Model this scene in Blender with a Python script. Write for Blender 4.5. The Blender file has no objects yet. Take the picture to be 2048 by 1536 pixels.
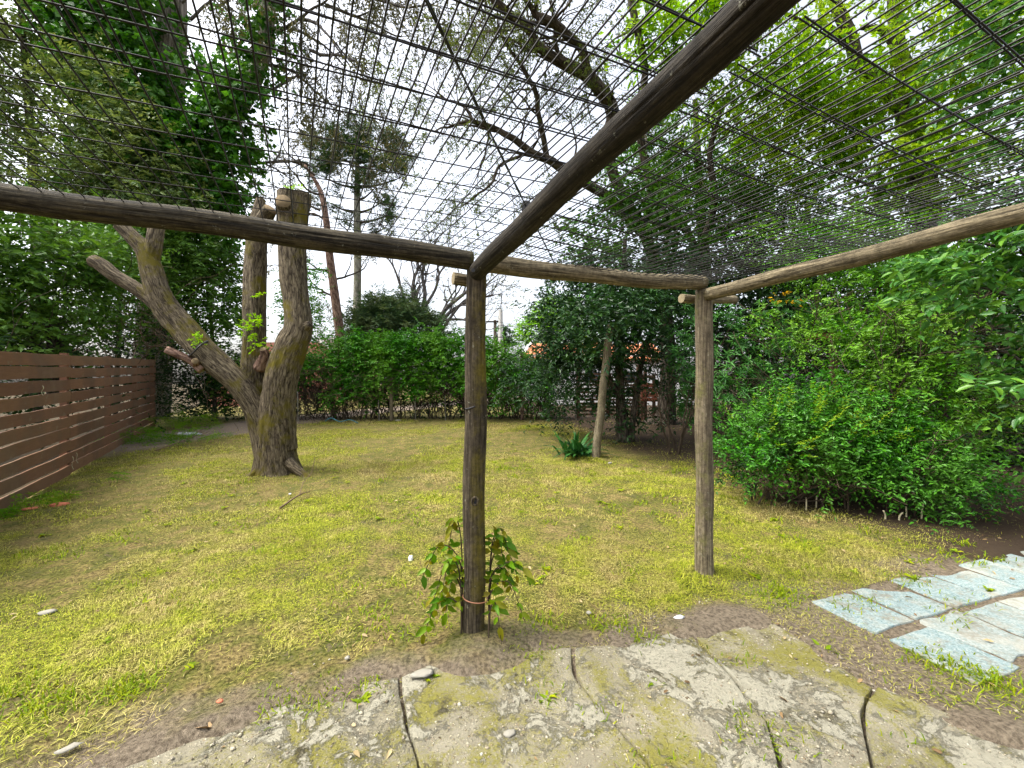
import bpy, math
import numpy as np
from mathutils import Vector, Matrix

rng = np.random.default_rng(11)
PI = math.pi
R = math.radians
scene = bpy.context.scene
COL = scene.collection

# ------------------------------------------------------------------ camera, sky, sun, exposure
F = 820.0 / 2048.0                 # focal length in picture widths
cam_d = bpy.data.cameras.new('camera')
cam_d.sensor_width = 36.0
cam_d.lens = 36.0 * F
cam_d.clip_start = 0.05
cam_d.clip_end = 1500
cam = bpy.data.objects.new('camera', cam_d)
cam.location = (0, 0, 1.5)
cam.rotation_euler = (R(90), 0, 0)
COL.objects.link(cam)
scene.camera = cam

SUN_EL, SUN_AZ = R(60), R(262)     # azimuth clockwise from +Y: to the left of the camera
w = bpy.data.worlds.new('World')
scene.world = w
w.use_nodes = True
wn = w.node_tree
sky = wn.nodes.new('ShaderNodeTexSky')
sky.sky_type = 'NISHITA'
sky.sun_disc = False
sky.sun_elevation = SUN_EL
sky.sun_rotation = SUN_AZ
sky.air_density = 1.0
sky.dust_density = 6.0
sky.ozone_density = 1.0
hs = wn.nodes.new('ShaderNodeHueSaturation')
hs.inputs['Saturation'].default_value = 0.4
hs.inputs['Value'].default_value = 1.0
bgn = wn.nodes['Background']
bgn.inputs['Strength'].default_value = 0.15
wn.links.new(sky.outputs[0], hs.inputs['Color'])
wn.links.new(hs.outputs[0], bgn.inputs['Color'])

sd = bpy.data.lights.new('sun', 'SUN')
sd.energy = 1.1
sd.angle = R(18)
sd.color = (1.0, 0.96, 0.88)
so = bpy.data.objects.new('sun', sd)
sdir = Vector((math.sin(SUN_AZ) * math.cos(SUN_EL), math.cos(SUN_AZ) * math.cos(SUN_EL), math.sin(SUN_EL)))
so.rotation_euler = (-sdir).to_track_quat('-Z', 'Y').to_euler()
so.location = (0, 0, 20)
COL.objects.link(so)

vs = scene.view_settings
vs.view_transform = 'Standard'
vs.look = 'None'
vs.exposure = 1.72
vs.gamma = 1.0
vs.use_curve_mapping = False
scene.cycles.max_bounces = 6
scene.cycles.diffuse_bounces = 2
scene.cycles.glossy_bounces = 2
scene.cycles.transmission_bounces = 4
scene.cycles.caustics_reflective = False
scene.cycles.caustics_refractive = False

# ------------------------------------------------------------------ numeric helpers
def hash2(ix, iy, seed):
    n = (ix.astype(np.int64) * 374761393 + iy.astype(np.int64) * 668265263 + seed * 1442695041) & 0xffffffff
    n = ((n ^ (n >> 13)) * 1274126177) & 0xffffffff
    n = n ^ (n >> 16)
    return (n & 0xffff) / 65535.0

def vnoise(x, y, seed=0):
    x = np.asarray(x, float); y = np.asarray(y, float)
    ix = np.floor(x); iy = np.floor(y)
    fx = x - ix; fy = y - iy
    fx = fx * fx * (3 - 2 * fx); fy = fy * fy * (3 - 2 * fy)
    a = hash2(ix, iy, seed); b = hash2(ix + 1, iy, seed)
    c = hash2(ix, iy + 1, seed); d = hash2(ix + 1, iy + 1, seed)
    return (a * (1 - fx) + b * fx) * (1 - fy) + (c * (1 - fx) + d * fx) * fy - 0.5

def fbm(x, y, seed=0, o=4):
    s = 0; a = 1.0
    for k in range(o):
        s = s + a * vnoise(np.asarray(x) * 2 ** k, np.asarray(y) * 2 ** k, seed + k * 17)
        a *= 0.5
    return s

def nrmz(v):
    return v / np.maximum(np.linalg.norm(v, axis=-1, keepdims=True), 1e-9)

def base_z(y):
    t = np.clip(np.asarray(y, float) - 2.6, 0, 10.6)
    return 0.04 * t * np.clip(t / 1.2, 0, 1) ** 0.5

def gz(x, y):
    x = np.asarray(x, float); y = np.asarray(y, float)
    z = base_z(y)
    amp = np.clip((y - 2.2) / 1.0, 0.15, 1)
    z = z + 0.045 * amp * fbm(x * 0.6, y * 0.6, 5, 2)
    return z

def GZ(x, y):
    return float(gz(np.array([x]), np.array([y]))[0])

def W(px, py, d):
    """world point at depth d for a direction measured on the photograph"""
    return np.array([(px - 1024) / 820 * d, d, 1.5 + (768 - py) / 820 * d])

# ------------------------------------------------------------------ mesh + object helpers
def make_mesh(name, V, Fs, smooth=False, tc=None):
    me = bpy.data.meshes.new(name)
    V = np.asarray(V, np.float32)
    if not isinstance(Fs, list):
        Fs = [Fs]
    Fs = [np.asarray(f, np.int32) for f in Fs if len(f)]
    me.vertices.add(len(V))
    me.vertices.foreach_set('co', V.ravel())
    nl = sum(f.size for f in Fs); npoly = sum(len(f) for f in Fs)
    me.loops.add(nl); me.polygons.add(npoly)
    me.loops.foreach_set('vertex_index', np.concatenate([f.ravel() for f in Fs]))
    tot = np.concatenate([np.full(len(f), f.shape[1], np.int32) for f in Fs])
    st = np.concatenate([[0], np.cumsum(tot)[:-1]]).astype(np.int32)
    me.polygons.foreach_set('loop_start', st)
    me.polygons.foreach_set('loop_total', tot)
    me.polygons.foreach_set('use_smooth', np.full(npoly, smooth, bool))
    if tc is not None:
        a = me.attributes.new('tc', 'FLOAT_VECTOR', 'POINT')
        a.data.foreach_set('vector', np.asarray(tc, np.float32).ravel())
    me.update(calc_edges=True)
    me.validate()
    return me

def obj(name, me, m=None, parent=None, kind=None, label=None):
    o = bpy.data.objects.new(name, me)
    COL.objects.link(o)
    if m is not None and me is not None and len(me.materials) == 0:
        me.materials.append(m)
    if parent is not None:
        o.parent = parent
    if kind:
        o['kind'] = kind
    if label:
        o['label'] = label
    return o

def tag(o, label, cat, group=None):
    o['label'] = label
    o['category'] = cat
    if group:
        o['group'] = group
    return o

def thing(name, label, cat, group=None, loc=(0, 0, 0)):
    o = bpy.data.objects.new(name, None)
    o.empty_display_size = 0.1
    o.location = loc
    COL.objects.link(o)
    return tag(o, label, cat, group)

class MB:
    """collects pieces of mesh"""
    def __init__(s):
        s.V = []; s.F = {}; s.n = 0; s.T = []
    def add(s, V, *Fs, tc=None):
        V = np.asarray(V, float).reshape(-1, 3)
        s.V.append(V)
        s.T.append(np.asarray(tc, float) if tc is not None else V)
        for f in Fs:
            f = np.asarray(f, int)
            if len(f):
                s.F.setdefault(f.shape[1], []).append(f + s.n)
        s.n += len(V)
        return s
    def mesh(s, name, smooth=False):
        Fs = [np.concatenate(v) for v in s.F.values()]
        return make_mesh(name, np.concatenate(s.V), Fs, smooth, np.concatenate(s.T))

BOXF = np.array([[0, 3, 2, 1], [4, 5, 6, 7], [0, 1, 5, 4], [1, 2, 6, 5], [2, 3, 7, 6], [3, 0, 4, 7]])
def box_v(sx, sy, sz, c=(0, 0, 0)):
    x, y, z = sx / 2, sy / 2, sz / 2
    return np.array([[-x, -y, -z], [x, -y, -z], [x, y, -z], [-x, y, -z], [-x, -y, z], [x, -y, z], [x, y, z], [-x, y, z]]) + np.array(c)

def frames(P):
    P = np.asarray(P, float)
    T = nrmz(np.gradient(P, axis=0))
    N = np.zeros_like(P)
    a = np.array([1.0, 0, 0]) if abs(T[0][0]) < 0.8 else np.array([0, 1.0, 0])
    n = a - T[0] * a.dot(T[0]); n /= np.linalg.norm(n)
    N[0] = n
    for i in range(1, len(P)):
        n = N[i - 1] - T[i] * N[i - 1].dot(T[i])
        N[i] = n / max(np.linalg.norm(n), 1e-9)
    B = np.cross(T, N)
    return T, N, B

def tube(P, rad, k=8, cap=True, disp=None):
    """returns V, quads, tris, tc for a tube along P; disp(theta, length) scales the radius"""
    P = np.asarray(P, float); n = len(P)
    rad = np.broadcast_to(np.asarray(rad, float), (n,))
    T, N, B = frames(P)
    th = np.arange(k) / k * 2 * PI
    L = np.concatenate([[0], np.cumsum(np.linalg.norm(np.diff(P, axis=0), axis=1))])
    rr = np.repeat(rad[:, None], k, 1)
    if disp is not None:
        rr = rr * disp(np.cos(th)[None, :] + 0 * L[:, None], np.sin(th)[None, :] + 0 * L[:, None], L[:, None] + 0 * th[None, :])
    V = P[:, None, :] + rr[..., None] * (np.cos(th)[None, :, None] * N[:, None, :] + np.sin(th)[None, :, None] * B[:, None, :])
    tcv = np.stack([rad[:, None] * np.cos(th)[None], rad[:, None] * np.sin(th)[None], L[:, None] + 0 * th[None]], -1)
    i = np.arange(n - 1)[:, None] * k
    j = np.arange(k)[None, :]
    q = np.stack([i + j, i + (j + 1) % k, i + k + (j + 1) % k, i + k + j], -1).reshape(-1, 4)
    V = V.reshape(-1, 3); tcv = tcv.reshape(-1, 3)
    tris = np.zeros((0, 3), int)
    if cap:
        c0 = len(V)
        V = np.concatenate([V, P[:1], P[-1:]])
        tcv = np.concatenate([tcv, [[0, 0, 0]], [[0, 0, L[-1]]]])
        jj = np.arange(k); b = (n - 1) * k
        t0 = np.stack([np.full(k, c0), (jj + 1) % k, jj], -1)
        t1 = np.stack([np.full(k, c0 + 1), b + jj, b + (jj + 1) % k], -1)
        tris = np.concatenate([t0, t1])
    return V, q, tris, tcv

def smooth_path(pts, n):
    """Catmull-Rom through control points (rows may hold extra columns such as a radius)"""
    P = np.asarray(pts, float)
    m = len(P)
    Q = np.concatenate([[2 * P[0] - P[1]], P, [2 * P[-1] - P[-2]]])
    t = np.linspace(0, m - 1 - 1e-6, n)
    i = np.floor(t).astype(int); f = (t - i)[:, None]
    p0, p1, p2, p3 = Q[i], Q[i + 1], Q[i + 2], Q[i + 3]
    return 0.5 * ((2 * p1) + (-p0 + p2) * f + (2 * p0 - 5 * p1 + 4 * p2 - p3) * f ** 2 + (-p0 + 3 * p1 - 3 * p2 + p3) * f ** 3)

# ------------------------------------------------------------------ material helpers
class Mat:
    def __init__(s, name, rough=0.8, spec=0.3):
        s.m = bpy.data.materials.new(name)
        s.m.use_nodes = True
        s.t = s.m.node_tree
        s.b = s.t.nodes['Principled BSDF']
        s.b.inputs['Roughness'].default_value = rough
        s.b.inputs['Specular IOR Level'].default_value = spec
        s.out = s.t.nodes['Material Output']
    def n(s, typ, **kw):
        x = s.t.nodes.new(typ)
        for k, v in kw.items():
            setattr(x, k, v)
        return x
    def l(s, a, b):
        s.t.links.new(a, b)
    def coord(s, which='Object', scale=None):
        if which == 'tc':
            o = s.n('ShaderNodeAttribute', attribute_name='tc').outputs['Vector']
        elif which == 'World':
            o = s.n('ShaderNodeNewGeometry').outputs['Position']
        else:
            o = s.n('ShaderNodeTexCoord').outputs[which]
        if scale is not None:
            mp = s.n('ShaderNodeMapping')
            mp.inputs['Scale'].default_value = scale
            s.l(o, mp.inputs['Vector'])
            o = mp.outputs[0]
        return o
    def noise(s, vec, scale, detail=4, rough=0.55, dist=0.0):
        x = s.n('ShaderNodeTexNoise')
        x.inputs['Scale'].default_value = scale
        x.inputs['Detail'].default_value = detail
        x.inputs['Roughness'].default_value = rough
        x.inputs['Distortion'].default_value = dist
        s.l(vec, x.inputs['Vector'])
        return x.outputs['Fac']
    def voro(s, vec, scale, feat='F1', out='Distance'):
        x = s.n('ShaderNodeTexVoronoi', feature=feat)
        x.inputs['Scale'].default_value = scale
        s.l(vec, x.inputs['Vector'])
        return x.outputs[out]
    def ramp(s, fac, stops, interp='LINEAR'):
        x = s.n('ShaderNodeValToRGB')
        x.color_ramp.interpolation = interp
        e = x.color_ramp.elements
        while len(e) < len(stops):
            e.new(0.5)
        for el, (p, c) in zip(e, stops):
            el.position = p
            el.color = (*c, 1) if len(c) == 3 else c
        s.l(fac, x.inputs[0])
        return x.outputs[0]
    def step(s, fac, a, b):
        return s.ramp(fac, [(a, (0, 0, 0)), (b, (1, 1, 1))])
    def mix(s, fac, a, b, mode='MIX'):
        x = s.n('ShaderNodeMix', data_type='RGBA', blend_type=mode)
        for v, k in ((fac, 0), (a, 6), (b, 7)):
            if isinstance(v, (int, float)):
                x.inputs[k].default_value = v
            elif isinstance(v, tuple):
                x.inputs[k].default_value = (*v, 1)
            else:
                s.l(v, x.inputs[k])
        return x.outputs[2]
    def math(s, op, a, b=None):
        x = s.n('ShaderNodeMath', operation=op)
        for v, k in ((a, 0), (b, 1)):
            if v is None:
                continue
            if isinstance(v, (int, float)):
                x.inputs[k].default_value = v
            else:
                s.l(v, x.inputs[k])
        return x.outputs[0]
    def bump(s, h, strength=0.5, dist=0.02):
        x = s.n('ShaderNodeBump')
        x.inputs['Strength'].default_value = strength
        x.inputs['Distance'].default_value = dist
        s.l(h, x.inputs['Height'])
        s.l(x.outputs[0], s.b.inputs['Normal'])
    def color(s, c):
        if isinstance(c, tuple):
            s.b.inputs['Base Color'].default_value = (*c, 1)
        else:
            s.l(c, s.b.inputs['Base Color'])
    def rnd(s):
        g = s.n('ShaderNodeNewGeometry').outputs['Random Per Island']
        o = s.n('ShaderNodeObjectInfo').outputs['Random']
        return s.math('FRACT', s.math('ADD', g, o))

def leaf_mat(name, stops, clump=None, rough=0.42, spec=0.5, trans=0.3, cscale=1.3, tint=(1.25, 1.15, 0.55), sf=1.22):
    """stops: colours picked at random per leaf; clump: second colour that comes in by patches"""
    M = Mat(name, rough + 0.05, spec * 0.5)
    def sat(c):
        g = 0.3 * c[0] + 0.6 * c[1] + 0.1 * c[2]
        return tuple(max(0.003, g + sf * (x - g)) for x in c)
    stops = [(p, sat(c)) for p, c in stops]
    c = M.ramp(M.rnd(), stops)
    if clump is not None:
        f = M.step(M.noise(M.coord('World'), cscale, 3), 0.42, 0.64)
        c = M.mix(f, c, M.mix(0.65, c, clump))
    M.color(c)
    tr = M.n('ShaderNodeBsdfTranslucent')
    M.l(M.mix(1.0, c, tint, 'MULTIPLY'), tr.inputs['Color'])
    mx = M.n('ShaderNodeMixShader')
    mx.inputs[0].default_value = trans
    M.l(M.b.outputs[0], mx.inputs[1]); M.l(tr.outputs[0], mx.inputs[2])
    M.l(mx.outputs[0], M.out.inputs['Surface'])
    return M.m

def plain(name, c, rough=0.7, spec=0.3, var=0.25, scale=8.0):
    M = Mat(name, rough, spec)
    f = M.noise(M.coord('Object'), scale, 4)
    M.color(M.mix(f, tuple(x * (1 - var) for x in c), tuple(min(1, x * (1 + var)) for x in c)))
    return M.m

def log_mat(name, dark, light, moss, moss_amt, axis_moss=(1, 0, 0)):
    """weathered round timber, grain along local Z"""
    M = Mat(name, 0.85, 0.2)
    v = M.coord('Object')
    st = M.coord('Object', scale=(1, 1, 0.045))
    g1 = M.noise(st, 85, 6, 0.7)
    g2 = M.noise(st, 170, 3, 0.6)
    big = M.noise(v, 3.0, 5, 0.6)
    c = M.ramp(g1, [(0.28, tuple(x * 0.45 for x in dark)), (0.42, dark), (0.58, light), (0.75, tuple(min(1, x * 1.25) for x in light))])
    c = M.mix(M.step(big, 0.42, 0.62), c, M.mix(0.55, c, dark))
    mn = M.noise(v, 5.0, 6, 0.7)
    mf = M.step(mn, 0.62 - moss_amt * 0.3, 0.78 - moss_amt * 0.3)
    dp = M.n('ShaderNodeVectorMath', operation='DOT_PRODUCT')
    nn = M.n('ShaderNodeTexCoord').outputs['Normal']
    M.l(nn, dp.inputs[0]); dp.inputs[1].default_value = axis_moss
    side = M.step(dp.outputs['Value'], -0.2, 0.75)
    mf = M.mix(1.0, mf, side, 'MULTIPLY')
    c = M.mix(mf, c, M.mix(g2, tuple(x * 0.6 for x in moss), moss))
    c = M.mix(0.55, c, M.mix(1.0, c, M.ramp(M.noise(v, 38, 6, 0.75), [(0.35, (0.35, 0.35, 0.35)), (0.65, (1.6, 1.6, 1.6))]), 'MULTIPLY'))
    li = M.step(M.noise(v, 26, 5, 0.7), 0.64, 0.70)
    c = M.mix(M.mix(1.0, li, (0.55, 0.55, 0.55), 'MULTIPLY'), c, (0.34, 0.34, 0.26))
    M.color(c)
    h = M.math('ADD', M.math('MULTIPLY', g1, 0.8), M.math('MULTIPLY', g2, 0.4))
    M.bump(h, 0.7, 0.012)
    return M.m

def bark_mat(name, dark, light, moss, moss_amt=0.3, stretch=0.22, scale=26, patch=None):
    M = Mat(name, 0.9, 0.15)
    st = M.coord('tc', scale=(1, 1, stretch))
    v = M.coord('World')
    r = M.noise(st, scale, 5, 0.6, 0.6)
    wv = M.n('ShaderNodeVectorMath', operation='ADD'); sw = M.n('ShaderNodeVectorMath', operation='SCALE')
    nzc = M.n('ShaderNodeTexNoise'); nzc.inputs['Scale'].default_value = scale * 0.6; M.l(st, nzc.inputs['Vector'])
    sw.inputs['Scale'].default_value = 0.05; M.l(nzc.outputs['Color'], sw.inputs[0])
    M.l(st, wv.inputs[0]); M.l(sw.outputs[0], wv.inputs[1])
    ed = M.step(M.voro(wv.outputs[0], scale * 1.1, 'DISTANCE_TO_EDGE'), 0.0, 0.16)
    r = M.math('ADD', M.math('MULTIPLY', r, 0.82), M.math('MULTIPLY', ed, 0.11))
    fine = M.noise(M.coord('tc'), scale * 5, 4, 0.65)
    c = M.ramp(r, [(0.33, tuple(x * 0.35 for x in dark)), (0.44, dark), (0.6, light), (0.8, tuple(min(1, x * 1.3) for x in light))])
    c = M.mix(M.step(fine, 0.6, 0.72), c, tuple(min(1, x * 1.55) for x in light))
    mf = M.step(M.noise(v, 2.4, 6, 0.7), 0.66 - moss_amt * 0.35, 0.76 - moss_amt * 0.3)
    c = M.mix(mf, c, M.mix(fine, tuple(x * 0.5 for x in moss), moss))
    if patch is not None:
        c = M.mix(M.step(M.noise(v, 3.1, 4), 0.56, 0.66), c, M.mix(0.6, c, patch))
    M.color(c)
    M.bump(M.math('ADD', r, M.math('MULTIPLY', fine, 0.35)), 0.9, 0.03)
    return M.m

# ------------------------------------------------------------------ foliage helpers
def sprays(S, D, Ls, per, ll, lw=0.45, droop=0.25, spread=1.0, up=0.55, jit=0.35, szvar=0.35):
    """twigs with two rows of leaves: start points S, directions D, lengths Ls -> leaf arrays"""
    n = len(S)
    D = nrmz(D)
    t = (np.arange(per)[None, :] + rng.uniform(0, 1, (n, per))) / per
    t = 0.12 + 0.88 * t
    upv = np.array([0, 0, 1.0])
    side = nrmz(np.cross(D, upv + 0.3 * rng.normal(size=(n, 3))))
    sgn = np.where(np.arange(per) % 2 == 0, 1.0, -1.0)[None, :, None]
    pos = S[:, None, :] + D[:, None, :] * (t * Ls[:, None])[..., None]
    pos[..., 2] -= droop * (t ** 2) * Ls[:, None]
    dr = D[:, None, :] * 0.55 + sgn * side[:, None, :] * spread + jit * rng.normal(size=(n, per, 3))
    dr[..., 2] -= droop * 0.8
    nm = np.array([0, 0, up]) + 0.5 * rng.normal(size=(n, per, 3)) + 0.25 * D[:, None, :]
    sz = ll * (1 + szvar * rng.uniform(-1, 1, (n, per)))
    return pos.reshape(-1, 3), nrmz(dr.reshape(-1, 3)), nm.reshape(-1, 3), sz.ravel(), np.full(n * per, lw)

def cat(arrs):
    return tuple(np.concatenate(x) for x in zip(*arrs))

def leaf_geo(pos, dr, nm, sz, lw, fine=False, curl=0.12):
    n = len(pos)
    x = nrmz(np.cross(dr, nm))
    z = nrmz(np.cross(x, dr))
    L = sz[:, None]; wv = (sz * lw)[:, None] * 0.5
    if not fine:
        a = pos
        b = pos + dr * L * 0.45 + x * wv + z * L * 0.06
        c = pos + dr * L - z * L * curl
        d = pos + dr * L * 0.45 - x * wv + z * L * 0.06
        V = np.stack([a, b, c, d], 1).reshape(-1, 3)
        i = np.arange(n)[:, None] * 4
        return V, [np.concatenate([i + [0, 1, 2], i + [0, 2, 3]])]
    # six outline points and a folded midrib
    a = pos
    m1 = pos + dr * L * 0.4 - z * L * 0.05
    c = pos + dr * L - z * L * curl
    b1 = pos + dr * L * 0.28 + x * wv * 0.92 + z * L * 0.03
    b2 = pos + dr * L * 0.68 + x * wv * 0.72 - z * L * 0.01
    d1 = pos + dr * L * 0.28 - x * wv * 0.92 + z * L * 0.03
    d2 = pos + dr * L * 0.68 - x * wv * 0.72 - z * L * 0.01
    V = np.stack([a, b1, b2, c, d2, d1, m1], 1).reshape(-1, 3)
    i = np.arange(n)[:, None] * 7
    return V, [np.concatenate([i + [0, 1, 6], i + [6, 5, 0]]), np.concatenate([i + [1, 2, 3, 6], i + [6, 3, 4, 5]])]

def leaves_obj(name, arrs, m, parent, fine=False, curl=0.12, kind='stuff', smooth=False):
    V, Fs = leaf_geo(*arrs, fine=fine, curl=curl)
    return obj(name, make_mesh(name, V, Fs, smooth), m, parent, kind)

def leaf_unit(name, lw, m, curl=0.15):
    V, Fs = leaf_geo(np.zeros((1, 3)), np.array([[0, 1.0, 0]]), np.array([[0, 0, 1.0]]), np.array([1.0]), np.array([lw]), True, curl)
    me = make_mesh(name, V, Fs, True)
    me.materials.append(m)
    return me

def leaf_objects(me, arrs, parent, name='leaf'):
    pos, dr, nm, sz, lw = arrs
    x = nrmz(np.cross(dr, nm)); z = nrmz(np.cross(x, dr))
    for p, a, b, c, s in zip(pos, x, dr, z, sz):
        o = bpy.data.objects.new(name, me)
        COL.objects.link(o)
        o.parent = parent
        M = Matrix(((a[0], b[0], c[0], p[0]), (a[1], b[1], c[1], p[1]), (a[2], b[2], c[2], p[2]), (0, 0, 0, 1)))
        o.matrix_local = M @ Matrix.Scale(float(s), 4)

def shell(c, r, n, inner=0.45, upbias=0.0, front=0.0):
    """points in an ellipsoid, biased to its outside, and the outward directions"""
    c = np.asarray(c, float); r = np.asarray(r, float)
    d = nrmz(rng.normal(size=(n, 3)))
    if upbias:
        d[:, 2] = d[:, 2] + upbias; d = nrmz(d)
    if front:
        d[:, 1] = d[:, 1] - front; d = nrmz(d)
    rad = inner + (1 - inner) * rng.uniform(0, 1, n) ** 0.6
    lump = 1 + 0.35 * fbm(d[:, 0] * 2.2 + c[0], d[:, 2] * 2.2 + d[:, 1] * 1.7 + c[1], 3, 3)
    return c + d * r * (rad * lump)[:, None], nrmz(d * np.array([1, 1, 0.8]) / np.maximum(r / r.max(), 0.3))

def E(px, py, d, rx, ry, rd):
    """ellipsoid: centre and radii from picture size at depth d"""
    return W(px, py, d), np.array([rx / 820 * d, rd, ry / 820 * d])

def crown(ells, n, per, ll, tl, lw=0.45, droop=0.25, inner=0.5, upbias=0.2, rand=0.5, clump=True, front=0.3, **kw):
    """leaf arrays for a crown made of ellipsoids; n twigs shared by volume"""
    vol = np.array([np.prod(r) ** 0.75 for c, r in ells]); vol /= vol.sum()
    out = []
    for (c, r), f in zip(ells, vol):
        k = max(3, int(n * f))
        if clump:
            # twigs gather around bough ends: this leaves gaps and lit and dark clumps
            nb = max(3, k // 9)
            bc, bd = shell(c, r, nb, inner, upbias, front)
            i = rng.integers(0, nb, k)
            S = bc[i] + rng.normal(size=(k, 3)) * tl * 0.55
            D = bd[i] + rand * 1.2 * rng.normal(size=(k, 3))
        else:
            S, bd = shell(c, r, k, inner, upbias, front)
            D = bd + rand * rng.normal(size=(k, 3))
        D[:, 2] += 0.15
        Ls = tl * rng.uniform(0.6, 1.3, k)
        out.append(sprays(S, D, Ls, per, ll, lw, droop, **kw))
    return cat(out)

def grow(mb, p, d, L, r, depth, wig=0.25, kids=3, k=6, up=0.1, tips=None, minr=0.004, spread=0.8):
    """recursive limbs into the mesh builder; tips collect twig ends"""
    n = max(5, int(L / 0.12) + 2) if depth > 1 else 5
    n = min(n, 14)
    P = [np.array(p, float)]
    dd = nrmz(np.array(d, float))
    for i in range(n - 1):
        dd = nrmz(dd + wig * rng.normal(size=3) * (0.6 if i else 0.2) + np.array([0, 0, up]) * 0.3)
        P.append(P[-1] + dd * L / (n - 1))
    P = np.array(P)
    rad = np.linspace(r, max(r * 0.45, minr), n)
    V, q, t, tcv = tube(P, rad, k if r > 0.02 else 4, cap=False)
    mb.add(V, q, tc=tcv)
    if tips is not None and depth <= 1:
        for i in range(1, n):
            tips.append((P[i], nrmz(P[i] - P[i - 1])))
    if depth <= 0:
        return
    for j in range(kids):
        i = int(rng.uniform(0.3, 1.0) * (n - 1)) if j else n - 1
        base = nrmz(P[i] - P[max(i - 1, 0)])
        nd = nrmz(base + spread * nrmz(rng.normal(size=3)))
        grow(mb, P[i], nd, L * rng.uniform(0.5, 0.78), max(rad[i] * rng.uniform(0.55, 0.8), minr), depth - 1, wig, kids, k, up, tips, minr, spread)

def bark_disp(seed, amp=0.12, ridge=0.05, fr=7.0, fl=2.2):
    def f(c, s, L):
        th = np.arctan2(s, c)
        a = amp * fbm(c * 1.3 + L * 0.8, s * 1.3 - L * 0.5 + seed, seed, 3)
        rg = np.abs(vnoise(c * fr * 0.6 + s * 0.7 * fr + vnoise(L * 3, c, seed) * 1.5, L * fl + s * 2.0, seed + 5)) * 2
        rg = np.minimum(rg, np.abs(vnoise(s * fr * 0.9 - c * 3, L * fl * 1.2 + c * 2, seed + 9)) * 2)
        return 1 + a + ridge * (rg - 0.4)
    return f

# ================================================================== MATERIALS
def ground_mat():
    M = Mat('lawn_soil', 0.95, 0.1)
    v = M.coord('World')
    a = M.noise(v, 0.9, 5, 0.6)
    b = M.noise(v, 5.5, 5, 0.65, 0.4)
    c = M.noise(v, 48, 5, 0.7)
    f = M.noise(v, 160, 3, 0.7)
    soil = M.mix(f, (0.05, 0.037, 0.024), (0.20, 0.155, 0.105))
    straw = M.mix(M.step(c, 0.35, 0.65), (0.05, 0.036, 0.014), (0.30, 0.235, 0.09))
    green = M.mix(M.step(c, 0.35, 0.65), (0.03, 0.035, 0.008), (0.17, 0.18, 0.03))
    g = M.mix(M.step(b, 0.4, 0.6), straw, green)
    g = M.mix(M.step(a, 0.60, 0.70), g, M.mix(0.5, g, soil))
    g = M.mix(M.step(M.math('ADD', M.math('MULTIPLY', b, 0.55), M.math('MULTIPLY', c, 0.45)), 0.55, 0.64), g, soil)
    # worn strip of bare sandy soil along the patio and paving
    sep = M.n('ShaderNodeSeparateXYZ'); M.l(v, sep.inputs[0])
    x, y = sep.outputs[0], sep.outputs[1]
    wob = M.math('MULTIPLY', M.math('SUBTRACT', M.noise(v, 2.2, 5, 0.65), 0.5), 1.3)
    yy = M.math('ADD', M.math('SUBTRACT', y, M.math('MULTIPLY', x, 0.34)), wob)
    worn = M.ramp(M.math('MULTIPLY', yy, 0.25), [(0.55, (1, 1, 1)), (0.63, (0, 0, 0))])
    g = M.mix(worn, g, M.mix(M.step(c, 0.35, 0.65), (0.085, 0.066, 0.045), (0.27, 0.22, 0.155)))
    # bare earth under the shrubs on the right (deep shade put into its colour) and by the far left corner
    xr = M.math('ADD', M.math('SUBTRACT', x, M.math('MULTIPLY', M.math('SUBTRACT', 9.5, y), 0.28)), wob)
    bare = M.step(M.math('MULTIPLY', xr, 0.1), 0.165, 0.22)
    g = M.mix(bare, g, M.mix(c, (0.028, 0.019, 0.012), (0.085, 0.06, 0.038)))
    xl = M.math('SUBTRACT', M.math('MULTIPLY', M.math('SUBTRACT', y, 6.2), 0.33), M.math('ADD', M.math('ADD', x, 6.7), wob))
    bl = M.ramp(M.math('MULTIPLY', xl, 0.1), [(0.08, (0, 0, 0)), (0.13, (1, 1, 1)), (0.3, (1, 1, 1)), (0.36, (0, 0, 0))])
    g = M.mix(bl, g, M.mix(c, (0.13, 0.10, 0.075), (0.28, 0.225, 0.17)))
    xf = M.math('ADD', M.math('ADD', x, 5.8), M.math('MULTIPLY', M.math('SUBTRACT', y, 4.54), 0.604))
    lf = M.ramp(M.math('ADD', xf, 0.5), [(0.3, (1, 1, 1)), (0.5, (0, 0, 0))])
    g = M.mix(lf, g, M.mix(c, (0.03, 0.024, 0.014), (0.10, 0.075, 0.042)))
    M.color(g)
    M.bump(M.math('ADD', M.math('MULTIPLY', c, 0.7), M.math('MULTIPLY', f, 0.5)), 0.9, 0.03)
    return M.m

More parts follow.
